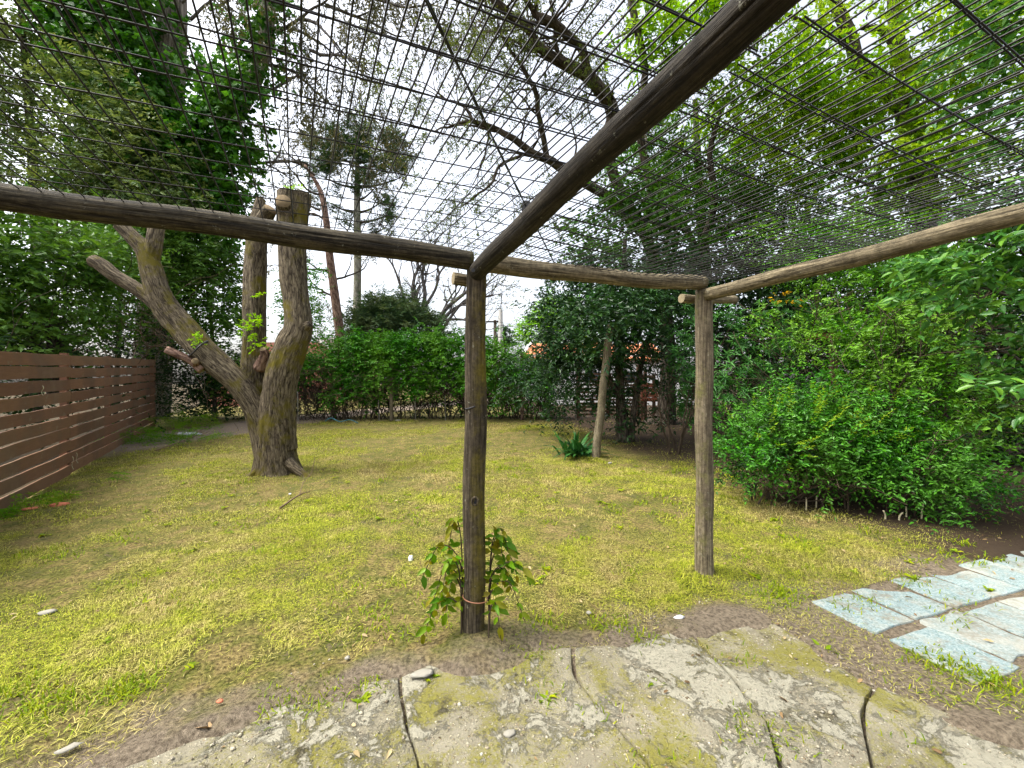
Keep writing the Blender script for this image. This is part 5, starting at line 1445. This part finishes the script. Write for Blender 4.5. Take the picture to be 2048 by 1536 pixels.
# privet bushes at the right
pv = thing('privet_bush', 'low dense bright green bush at the lawn edge right of the right post', 'bush')
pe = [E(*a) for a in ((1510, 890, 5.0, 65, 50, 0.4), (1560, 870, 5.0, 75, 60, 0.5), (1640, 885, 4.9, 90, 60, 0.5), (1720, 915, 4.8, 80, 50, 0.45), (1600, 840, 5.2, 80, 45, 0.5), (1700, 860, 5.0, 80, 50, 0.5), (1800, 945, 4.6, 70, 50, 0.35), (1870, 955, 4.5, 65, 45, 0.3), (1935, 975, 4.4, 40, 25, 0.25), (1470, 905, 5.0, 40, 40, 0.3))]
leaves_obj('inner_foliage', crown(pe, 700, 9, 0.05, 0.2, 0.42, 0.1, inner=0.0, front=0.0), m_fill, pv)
leaves_obj('foliage', cat([crown(pe, 2300, 10, 0.042, 0.17, 0.42, 0.1, inner=0.4, front=0.5, upbias=0.3, rand=0.7), crown(pe, 1500, 12, 0.048, 0.32, 0.42, 0.2, inner=0.75, front=0.6, upbias=0.3, rand=0.9)]), m_privet, pv)
S1, d1 = shell(W(1640, 870, 4.75), np.array([1.1, 0.35, 0.38]), 70, 0.9, 0.5, 0.5)
leaves_obj('new_shoots', sprays(S1, d1 + [0, 0, 0.6], np.full(70, 0.24), 12, 0.04, 0.4, 0.05), m_canopy, pv)
mb = MB()
for k in range(40):
    x = rng.uniform(2.9, 4.7); y = 5.1 + rng.uniform(-.3, .3) - (x - 2.9) * 0.25
    grow(mb, (x, y, GZ(x, y)), (rng.normal(0, .4), rng.normal(-.1, .3), 1), 0.55, 0.012, 2, 0.2, 3, 5, 0.1)
obj('stems', mb.mesh('stems', True), m_twig_dk, pv, 'stuff')
pv2 = thing('tall_privet', 'taller arching bush with bright fine leaves above the low bush', 'bush')
pe = [E(*a) for a in ((1640, 520, 6.2, 90, 45, 0.5), (1560, 490, 6.6, 60, 30, 0.4), (1720, 500, 6.0, 90, 60, 0.5), (1760, 600, 5.6, 80, 55, 0.45), (1580, 640, 6.2, 70, 35, 0.35), (1680, 690, 5.6, 75, 35, 0.4), (1770, 690, 5.2, 80, 60, 0.45), (1830, 760, 5.0, 80, 60, 0.4), (1800, 830, 4.9, 70, 50, 0.35), (1860, 640, 5.2, 70, 60, 0.4), (1870, 880, 4.8, 60, 60, 0.3), (1930, 820, 4.9, 50, 60, 0.3), (1720, 770, 5.3, 50, 30, 0.3), (1820, 540, 5.6, 80, 50, 0.4))]
leaves_obj('foliage', crown(pe, 2500, 11, 0.055, 0.26, 0.42, 0.25, inner=0.55, front=0.6, rand=0.6), m_privet2, pv2)
mb = MB()
for k in range(14):
    x = rng.uniform(4.4, 5.6); y = rng.uniform(5.2, 5.8)
    grow(mb, (x, y, GZ(x, y)), (rng.normal(-.2, .3), rng.normal(-.1, .2), 1), 1.5, 0.022, 3, 0.18, 3, 5, 0.1)
obj('stems', mb.mesh('stems', True), m_twig_dk, pv2, 'stuff')
S1, d1 = shell(W(1575, 600, 6.2), np.array([0.22, 0.1, 0.12]), 14, .2)
leaves_obj('blossom', sprays(S1, d1, np.full(14, .07), 6, 0.035, 0.6), m_yellow, pv2)

# laurel with large glossy leaves at the far right
la = thing('laurel_tree', 'tree with large glossy leaves hanging in from the right edge', 'tree')
le = [E(*a) for a in ((1830, 520, 3.9, 60, 40, 0.25), (1900, 480, 3.7, 70, 45, 0.3), (1870, 560, 3.7, 60, 40, 0.25), (1950, 570, 3.5, 70, 60, 0.3), (2010, 660, 3.3, 60, 60, 0.25), (1960, 690, 3.5, 50, 45, 0.25), (2010, 790, 3.2, 45, 40, 0.2), (2040, 500, 3.3, 60, 60, 0.3), (1990, 60, 3.8, 60, 60, 0.3), (2060, 110, 3.6, 60, 70, 0.3), (1940, 90, 4.0, 40, 40, 0.25), (2080, 350, 3.5, 60, 80, 0.3), (2090, 640, 3.2, 60, 120, 0.3), (2030, 250, 3.8, 60, 80, 0.3))]
arr = crown(le, 520, 9, 0.085, 0.26, 0.42, 0.35, inner=0.25, front=0.3, rand=0.8)
px_ = arr[0][:, 0] / arr[0][:, 1]
order = np.argsort(arr[0][:, 1] + 100 * (px_ > 1.26))
near_, rest_ = order[:290], order[290:]
leaf_objects(leaf_unit('leaf', 0.42, m_laurel, 0.2), tuple(a[near_] for a in arr), la)
leaves_obj('foliage', tuple(a[rest_] for a in arr), m_laurel, la, True, 0.2, smooth=True)
mb = MB()
A = np.array([[5.6, 4.2, 0, .12], [5.4, 4.1, 1.5, .1], [5.2, 4.0, 3.0, .08], [5.0, 3.9, 4.8, .05]])
S_ = smooth_path(A, 24)
V, q, t, tcv = tube(S_[:, :3], S_[:, 3], 14, False, bark_disp(3)); mb.add(V, q, tc=tcv)
for c, r in le:
    i = int(np.clip((c[2] - 0.4) / 4.4 * 24, 3, 23))
    a = S_[i, :3]
    P = smooth_path(np.array([a, (a + c) / 2 + [0, 0, .12], c]), 10)
    V, q, t, tcv = tube(P, np.linspace(0.022, 0.006, 10), 6, False); mb.add(V, q, tc=tcv)
obj('branches', mb.mesh('branches', True), m_bark_dk, la, 'stuff')

# timber support half hidden among the shrubs
sp = thing('timber_frame', 'small timber post with crossbar half hidden in the right shrubs', 'frame')
c = W(1667, 740, 6.6)
o = obj('post', make_mesh('post', box_v(0.08, 0.08, 2.2), BOXF), m_gate, sp); o.location = (c[0], 6.6, 1.1)
o = obj('crossbar', make_mesh('crossbar', box_v(0.5, 0.05, 0.1), BOXF), m_panel, sp); o.location = (c[0] - 0.2, 6.53, 2.26)

# ================================================================== FOREGROUND PLANTS AND SMALL THINGS
vine = thing('vine_plant', 'young vine with broad oval leaves growing round the mossy post foot', 'plant')
mb = MB(); LP = []
base = np.array([P1[0], P1[1], 0.0])
VST = [(-1, 0.62, 0.30, .02), (-1, 0.45, 0.24, .05), (-1, 0.78, 0.10, .06), (1, 0.66, 0.12, .05), (1, 0.52, 0.36, .0), (1, 0.40, 0.28, -.02), (1, 0.72, 0.16, .03), (-1, 0.30, 0.28, -.03), (1, 0.30, 0.10, -.09), (-1, 0.55, 0.14, -.02), (1, 0.45, 0.18, .06), (-1, .4, .12, .03), (1, .6, .22, .06)]
for sx, h, w_, dy in VST:
    p0 = base + np.array([sx * 0.08, dy, 0.02])
    p1 = base + np.array([sx * 0.09, dy * 0.9, h * 0.7])
    p2 = base + np.array([sx * (0.085 + w_ * 0.4), dy - .03, h * 0.9])
    p3 = base + np.array([sx * (0.085 + w_ * 0.72), dy - .05, h * 0.9 - 0.12 - 0.1 * rng.uniform()])
    P = smooth_path(np.array([p0, p1, p2, p3]), 16)
    V, q, t, tcv = tube(P, np.linspace(0.005, 0.002, 16), 5, False); mb.add(V, q, tc=tcv)
    for i in range(5, 16):
        for sgn in ((1, -1) if i < 15 else (0,)):
            if rng.uniform() < 0.22: continue
            tg = nrmz(P[i] - P[i - 1])
            sd_ = nrmz(np.cross(tg, [0, 0.6, 0.8]))
            d = nrmz(tg * 0.6 + sgn * sd_ * 0.9 + np.array([0, -.1, -.45]) + .25 * rng.normal(size=3))
            LP.append((P[i], d, np.array([0, -.8, .5]) + .35 * rng.normal(size=3), rng.uniform(0.045, 0.088)))
obj('stems', mb.mesh('stems', True), m_twig_dk, vine, 'stuff')
LA = (np.array([a[0] for a in LP]), np.array([a[1] for a in LP]), np.array([a[2] for a in LP]), np.array([a[3] for a in LP]), np.full(len(LP), 0.46))
leaf_objects(leaf_unit('leaf', 0.46, m_vine, 0.3), LA, vine)

# lawn grass ----------------------------------------------------------
def inside(poly, x, y):
    r = np.zeros(len(x), bool)
    P = np.asarray(poly)
    for (x0, y0), (x1, y1) in zip(P, np.roll(P, -1, 0)):
        c = ((y0 > y) != (y1 > y)) & (x < (x1 - x0) * (y - y0) / (y1 - y0 + 1e-12) + x0)
        r ^= c
    return r
slab_polys = [ground_px(s_) for s_ in SLABS]
tile_poly = np.array([O_ - U_ * 0.02, O_ + U_ * 2.5, O_ + U_ * 2.5 + W_ * 1.15, O_ + U_ * 0.8 + W_ * 1.1, O_ + U_ * 0.4 + W_ * 0.8, O_ + W_ * 0.8, O_ + U_ * 0.05 + W_ * 0.38])

def blades(n, x0, x1, y0, y1, hmin, hmax, wmin, wmax, lie, seed, dens_k=1.0, keep=None, green=False):
    y = rng.uniform(y0, y1, n)
    x = rng.uniform(0, 1, n) * (x1 - x0) + x0
    # only the wedge the lawn covers
    ok = (x > -5.75 - 0.604 * (y - 4.54)) & (x < np.where(y < 5, 1.62 * y + 0.4, 8 - 0.55 * (y - 5)))
    ok &= np.abs(x) < 1.55 * y + 1.2
    patch = fbm(x * 0.9, y * 0.9, 51, 4) + 0.5 * fbm(x * 3.6, y * 3.6, 63, 3)
    pr = np.clip(0.60 + patch * 2.0, 0.03, 1)
    worn = y - 0.34 * x + 0.8 * fbm(x * 1.6, y * 1.6, 71, 3)
    pr *= np.clip((worn - 1.95) / 0.75, 0.16, 1)
    xr = x - 0.28 * (9.5 - y) + 0.6 * fbm(x * 1.5, y * 1.5, 77, 3)
    pr *= np.clip(1 - (xr - 1.6) / 1.0, 0.05, 1)
    xl = 0.33 * (y - 6.2) - (x + 6.7) + 0.6 * fbm(x * 1.5, y * 1.5, 79, 3)
    pr *= np.clip(1 - (xl - 0.5) / 0.7, 0.08, 1)
    ok &= rng.uniform(0, 1, n) < pr * dens_k
    if keep is not None: ok &= keep(x, y)
    for p in slab_polys: 
        ok &= ~(inside(p, x, y) & (rng.uniform(0, 1, n) > 0.012))
    ok &= ~(inside(tile_poly, x, y) & (rng.uniform(0, 1, n) > 0.05))
    ok &= np.hypot(x - P1[0], y - P1[1]) > 0.08
    ok &= np.hypot(x - P2[0], y - P2[1]) > 0.08
    x, y = x[ok], y[ok]; n = len(x)
    z = gz(x, y) + 0.022 * np.maximum(fbm(x * 3.0, y * 3.0, 21, 4), -0.3)
    for mx, my, mh in ((-0.215, 2.41, 0.045), (1.467, 3.14, 0.055)):
        z += mh * np.exp(-((x - mx) ** 2 + (y - my) ** 2) / 0.06)
    tall = np.clip(1 + 1.2 * fbm(x * 2.2, y * 2.2, 83, 3), 0.5, 1.8)
    h = rng.uniform(hmin, hmax, n) * tall
    wd = rng.uniform(wmin, wmax, n)
    az = rng.uniform(0, 2 * PI, n)
    flow = 2.0 * fbm(x * 1.1, y * 1.1, 91, 2)
    az = np.where(rng.uniform(0, 1, n) < 0.82, az, flow * 3)
    el = np.where(rng.uniform(0, 1, n) < lie, rng.uniform(0.02, 0.35, n), rng.uniform(0.5, 1.45, n))
    d = np.stack([np.cos(az) * np.cos(el), np.sin(az) * np.cos(el), np.sin(el)], -1)
    s = np.stack([-np.sin(az), np.cos(az), 0 * az], -1) * wd[:, None] * 0.5
    p = np.stack([x, y, z + 0.001 + rng.uniform(0, 0.012, n) * (el < 0.4)], -1)
    mid = p + d * (h * 0.55)[:, None]
    tip = p + d * h[:, None]; tip[:, 2] -= h * 0.22
    tip[:, 2] = np.maximum(tip[:, 2], z + 0.003)
    V = np.stack([p - s, p + s, mid + s * 0.8, mid - s * 0.8, tip], 1).reshape(-1, 3)
    i = np.arange(n)[:, None] * 5
    return V, i + [0, 1, 2, 3], i + [3, 2, 4]
mbg = MB()
for a in ((600000, -5, 6, 1.2, 4.2, 0.012, 0.042, 0.0018, 0.0034, 0.72, 1),
          (360000, -7.5, 6.5, 4.2, 7.5, 0.015, 0.048, 0.0035, 0.006, 0.62, 2),
          (260000, -9, 7, 7.5, 12.6, 0.022, 0.06, 0.007, 0.012, 0.45, 3)):
    V, q, t = blades(*a)
    if a[-1] == 3:                               # far blades: one face each
        mbg.add(V, t * 0 + (t[:, :1] - 3) + np.array([[0, 1, 4]]))
    else:
        mbg.add(V, q, t)
me = make_mesh('lawn_grass', np.concatenate(mbg.V), [np.concatenate(v) for v in mbg.F.values()])
obj('lawn_grass', me, m_grass, None, 'stuff', 'dry yellow green mown lawn grass')['category'] = 'grass'
# greener tufts
mbg = MB()
tc_ = np.stack([rng.uniform(-4.5, 5, 150), rng.uniform(1.6, 6.5, 150)], -1)
extra = np.array([(-0.42, 2.55), (-0.5, 2.45), (-0.05, 2.45), (0.1, 2.5), (0.0, 2.3), (2.28, 2.2), (2.33, 2.1), (2.4, 2.05), (1.0, 1.75), (-0.75, 2.0), (-0.9, 1.95), (-1.1, 1.9), (-1.9, 2.0), (-2.2, 1.9), (-2.4, 2.0), (-2.5, 1.85), (1.9, 2.9), (0.6, 2.5), (0.75, 2.4)])
tc_ = np.concatenate([tc_, extra, extra + 0.03])
for k, (tx, ty) in enumerate(tc_):
    n = 46 if k < 150 else 90
    x = tx + rng.normal(0, 0.07, n); y = ty + rng.normal(0, 0.06, n)
    z = gz(x, y)
    az = rng.uniform(0, 2 * PI, n); el = rng.uniform(0.05, 1.25, n); h = rng.uniform(0.025, 0.075, n)
    d = np.stack([np.cos(az) * np.cos(el), np.sin(az) * np.cos(el), np.sin(el)], -1)
    s = np.stack([-np.sin(az), np.cos(az), 0 * az], -1) * (0.0018 + 0.0006 * ty)
    p = np.stack([x, y, z], -1); mid = p + d * (h * .6)[:, None]; tip = p + d * h[:, None]; tip[:, 2] -= h * .25
    V = np.stack([p - s, p + s, mid + s * .8, mid - s * .8, tip], 1).reshape(-1, 3)
    i = np.arange(n)[:, None] * 5
    mbg.add(V, i + [0, 1, 2, 3], i + [3, 2, 4])
me = make_mesh('grass_tufts', np.concatenate(mbg.V), [np.concatenate(v) for v in mbg.F.values()])
obj('grass_tufts', me, m_grassg, None, 'stuff', 'greener grass tufts scattered over the lawn')['category'] = 'grass'

# gravel worked loose from the old concrete, on the slabs and the worn soil
n = 5200
gx_ = rng.uniform(-2.2, 3.2, n); gy_ = rng.uniform(1.3, 3.0, n)
yb_ = np.interp(gx_, _pb[:, 0], _pb[:, 1])
ok = (gy_ < yb_ + 0.28) & (np.abs(gx_) < 1.4 * gy_ + .1) & (fbm(gx_ * 2.2, gy_ * 2.2, 57, 3) > -0.12)
gx_, gy_, yb_ = gx_[ok], gy_[ok], yb_[ok]; n = len(gx_)
rr_ = rng.gamma(2.0, 0.0016, n) + 0.0022
oc = np.array([[1, 0, 0], [0, 1, 0], [-1, 0, 0], [0, -1, 0], [.1, .1, .7], [0, 0, -.6]], float)
tri = np.array([[0, 1, 4], [1, 2, 4], [2, 3, 4], [3, 0, 4], [1, 0, 5], [2, 1, 5], [3, 2, 5], [0, 3, 5]])
az = rng.uniform(0, 2 * PI, n)
VV_ = oc[None] * rr_[:, None, None] * rng.uniform(0.6, 1.3, (n, 6, 1))
xr_ = VV_[..., 0] * np.cos(az)[:, None] - VV_[..., 1] * np.sin(az)[:, None]
yr_ = VV_[..., 0] * np.sin(az)[:, None] + VV_[..., 1] * np.cos(az)[:, None]
zb_ = np.where(gy_ < yb_ - 0.03, 0.015, gz(gx_, gy_) + 0.012)
VV_ = np.stack([xr_ + gx_[:, None], yr_ + gy_[:, None], VV_[..., 2] + zb_[:, None]], -1)
Mg = Mat('loose_gravel', 0.85, 0.2)
Mg.color(Mg.ramp(Mg.rnd(), G((0.10, 0.08, 0.05), (0.26, 0.22, 0.15), (0.40, 0.36, 0.26), (0.20, 0.17, 0.12), (0.50, 0.47, 0.38))))
me = make_mesh('gravel', VV_.reshape(-1, 3), (np.arange(n)[:, None, None] * 6 + tri[None]).reshape(-1, 3), True)
o = obj('gravel', me, Mg.m, None, 'stuff', 'loose pale gravel scattered over the worn patio edge'); o['category'] = 'gravel'

# fallen leaves and chaff over lawn and soil, and flat rosettes of lawn weeds
n = 900
lx = rng.uniform(-6, 5, n); ly = rng.uniform(1.5, 9, n)
ok = (np.abs(lx) < 1.3 * ly) & (lx > -5.5 - 0.604 * (ly - 4.54)); lx, ly = lx[ok], ly[ok]; n = len(lx)
lz = gz(lx, ly) + 0.022
az = rng.uniform(0, 2 * PI, n)
Ml = Mat('fallen_leaf', 0.75, 0.2)
Ml.color(Ml.ramp(Ml.rnd(), G((0.07, 0.045, 0.02), (0.16, 0.10, 0.045), (0.27, 0.18, 0.08), (0.36, 0.29, 0.15), (0.12, 0.075, 0.03))))
la_ = (np.stack([lx, ly, lz], -1), nrmz(np.stack([np.cos(az), np.sin(az), rng.normal(0, .15, n)], -1)), np.stack([rng.normal(0, .35, n), rng.normal(0, .35, n), np.ones(n)], -1), rng.uniform(0.015, 0.045, n), np.full(n, 0.45))
V, Fs = leaf_geo(*la_, fine=True, curl=0.25)
o = obj('leaf_litter', make_mesh('leaf_litter', V, Fs, True), Ml.m, None, 'stuff', 'small brown fallen leaves scattered over the lawn'); o['category'] = 'leaves'
rsw = []
for _ in range(80):
    wx, wy = rng.uniform(-4.5, 4.2), rng.uniform(1.9, 7)
    if abs(wx) > 1.25 * wy: continue
    m_ = int(rng.integers(7, 14)); a_ = rng.uniform(0, 2 * PI, m_)
    dr = nrmz(np.stack([np.cos(a_), np.sin(a_), rng.uniform(0.1, 0.6, m_)], -1))
    rsw.append((np.array([[wx, wy, GZ(wx, wy) + 0.012]]) + rng.normal(0, 0.012, (m_, 3)) * [1, 1, 0], dr, np.repeat([[0, 0, 1.0]], m_, 0) + .2 * rng.normal(size=(m_, 3)), rng.uniform(0.025, 0.06, m_), np.full(m_, 0.4)))
V, Fs = leaf_geo(*cat(rsw), fine=True, curl=0.2)
o = obj('lawn_weeds', make_mesh('lawn_weeds', V, Fs, True), m_grassg, None, 'stuff', 'small flat green weeds growing among the lawn grass'); o['category'] = 'weeds'

# loose litter ----------------------------------------------------------
def pebble(r, seed, flat=0.5):
    rs = np.random.default_rng(seed)
    th = np.arange(9) / 9 * 2 * PI
    V = [[0, 0, r * flat]]
    for e in (0.9, 0.2, -0.5):
        for t in th:
            k = r * (1 + rs.uniform(-.25, .25))
            V.append([k * math.cos(t) * math.cos(e), k * math.sin(t) * math.cos(e), k * math.sin(e) * flat])
    V = np.array(V)
    j = np.arange(9)
    t3 = np.stack([np.zeros(9, int), 1 + j, 1 + (j + 1) % 9], -1)
    q = np.concatenate([np.stack([1 + 9 * k + j, 10 + 9 * k + j, 10 + 9 * k + (j + 1) % 9, 1 + 9 * k + (j + 1) % 9], -1) for k in (0, 1)])
    return V, q, t3
def litter(name, label, cat_, px, py, r, m, seed, sx=1.0, rz=0.0, flat=0.5, group=None):
    for d in np.linspace(1, 13, 600):
        p = W(px, py, d)
        if p[2] <= GZ(p[0], p[1]): break
    V, q, t = pebble(r, seed, flat)
    V[:, 0] *= sx
    o = obj(name, make_mesh(name, V, [q, t], True), m)
    lap_ = 0.03 if abs(p[1] - np.interp(p[0], _pb[:, 0], _pb[:, 1])) < 0.25 else 0.014
    o.location = (p[0], p[1], GZ(p[0], p[1]) + lap_); o.rotation_euler = (0, 0, rz)
    return tag(o, label, cat_, group)
m_stone = plain('pale_stone', (0.26, 0.245, 0.20), 0.85, 0.2, 0.15, 30)
m_plastic = plain('white_plastic', (0.52, 0.53, 0.53), 0.4, 0.5, 0.06)
m_terra = plain('terracotta_shard', (0.46, 0.15, 0.08), 0.8, 0.2)
m_deadleaf = plain('dead_leaf', (0.33, 0.22, 0.11), 0.7, 0.2, 0.3, 30)
litter('plastic_scrap', 'crumpled white plastic scrap on the lawn left of the mossy post', 'litter', 822, 1122, 0.026, m_plastic, 1, 0.8, 0.4, 0.9)
litter('stone', 'small pale stone on the grass right of the vine', 'stone', 1178, 1232, 0.017, m_stone, 2)
litter('stone', 'small pale stone at the grass edge left of the patio', 'stone', 695, 1330, 0.014, m_stone, 3)
litter('stone', 'pale flat stone lying on the patio edge below the mossy post', 'stone', 845, 1362, 0.03, m_stone, 4, 1.9, 0.3, 0.2)
litter('stone', 'whitish stone on the lawn at the far left', 'stone', 95, 1230, 0.03, m_stone, 5, 1.5, 0.2, 0.4)
litter('stone', 'long pale flat chip lying in the bottom left grass', 'stone', 140, 1510, 0.02, m_stone, 6, 2.0, 0.7, 0.2)
litter('plastic_clip', 'small white plastic clip on the soil left of the blue tiles', 'litter', 1357, 1245, 0.02, m_plastic, 7, 2.2, 0.35, 0.4)
litter('terracotta_shard', 'small orange shard on the grass near the bottom left', 'shard', 440, 1420, 0.014, m_terra, 8, 1.1)
litter('terracotta_shard', 'dark red brick fragment beside the fence foot', 'shard', 122, 1012, 0.05, m_terra, 9, 1.8, 0.2, 0.5)
litter('terracotta_shard', 'flat broken brick half buried by the fence foot', 'shard', 60, 1020, 0.05, m_terra, 19, 1.4, 0.2, 0.3)
litter('stone', 'pale stone chip on the lawn in front of the leaning pole', 'stone', 1220, 928, 0.035, m_stone, 10)
litter('plastic_scrap', 'crumpled pale plastic sheet by the fern plant at fence end', 'litter', 378, 870, 0.16, m_plastic, 11, 1.8, 0.1, 0.35)
litter('plastic_scrap', 'tiny white scrap on the grass below the plastic sheet', 'litter', 580, 990, 0.02, m_plastic, 12)
litter('stone', 'pale stone on the gravel strip before the hedge post', 'stone', 796, 842, 0.06, m_stone, 13, 1.4)
litter('stone', 'pale angular stone on the patio beneath the wire mesh', 'stone', 1020, 1475, 0.02, m_stone, 14, 1.4, 0.5, 0.4)
# dead leaf curled on the patio edge
V, Fs = leaf_geo(np.zeros((1, 3)), np.array([[1.0, 0.2, 0.1]]), np.array([[0, 0.2, 1.0]]), np.array([0.085]), np.array([0.5]), True, 0.3)
o = obj('dead_leaf', make_mesh('dead_leaf', V, Fs, True), m_deadleaf); p = W(385, 1470, 1.75); o.location = (p[0], p[1], 0.035)
tag(o, 'curled brown dead leaf at the patio edge bottom left', 'leaf')
# cut stalks at the edge of the right bushes
m_stalk = plain('pale_cut_stalk', (0.50, 0.44, 0.28), 0.8, 0.2, 0.2, 10)
for k, (px, py, h, wher) in enumerate(((1843, 1040, 0.19, 'tallest, before the bush on the right'), (1798, 1042, 0.09, 'short one just left of the tallest stalk'), (1812, 1035, 0.12, 'thin one between tall and short stalks'), (1612, 1020, 0.14, 'leftmost pair member, before the low bush'), (1632, 1015, 0.13, 'right member of the leftmost pair'), (1645, 1012, 0.08, 'short one beside the leftmost pair'), (1770, 1040, 0.1, 'bent one left of the short stalk'))):
    for d in np.linspace(1, 13, 800):
        p = W(px, py, d)
        if p[2] <= GZ(p[0], p[1]): break
    P = np.array([p - [0, 0, .03], p + [0.004, 0, h * .5], p + [rng.normal(0, .02), 0, h]])
    V, q, t, tcv = tube(smooth_path(P, 6), 0.008, 7)
    o = obj('cut_stalk', make_mesh('cut_stalk', V, [q, t], True), m_stalk)
    tag(o, 'pale cut stalk, ' + wher, 'stalk', 'cut stalks before the right bushes')
# garden hose by the hedge
hp = np.array([W(650, 828, 12.0), W(662, 822, 12.0), W(680, 828, 11.9), W(700, 826, 11.9), W(716, 838, 11.7)])
hp[:, 2] = gz(hp[:, 0], hp[:, 1]) + np.array([.05, .14, .05, .1, .03])
V, q, t, tcv = tube(smooth_path(hp, 30), 0.012, 8)
o = obj('garden_hose', make_mesh('garden_hose', V, [q, t], True), plain('teal_hose', (0.03, 0.16, 0.19), 0.5, 0.4))
tag(o, 'teal garden hose lying by the hedge base', 'hose')
# fallen sticks
for k, (x0, y0, x1, y1, lab) in enumerate(((375, 880, 425, 850, 'thin fallen branch by the fern plant'), (560, 1020, 620, 985, 'thin dark stick on the lawn near the big trunk'), (310, 905, 380, 885, 'pale stick lying beside the fence foot'))):
    d0 = 1.6 / ((y0 - 768) / 820 + .04); d1 = 1.6 / ((y1 - 768) / 820 + .04)
    a, b = W(x0, y0, d0), W(x1, y1, d1)
    mb = MB()
    a[2] = GZ(a[0], a[1]) + .03; b[2] = GZ(b[0], b[1]) + .03
    P = smooth_path(np.array([a, (a + b) / 2 + [0, .05, .03], b]), 10)
    V, q, t, tcv = tube(P, np.linspace(0.012, 0.005, 10), 6); mb.add(V, q, t, tc=tcv)
    grow(mb, P[5], (b - a) + rng.normal(size=3) * .3 + [0, 0, .2], 0.35, 0.006, 1, .2, 2, 4)
    tag(obj('stick', mb.mesh('stick', True), m_twig), lab, 'stick', 'fallen sticks')
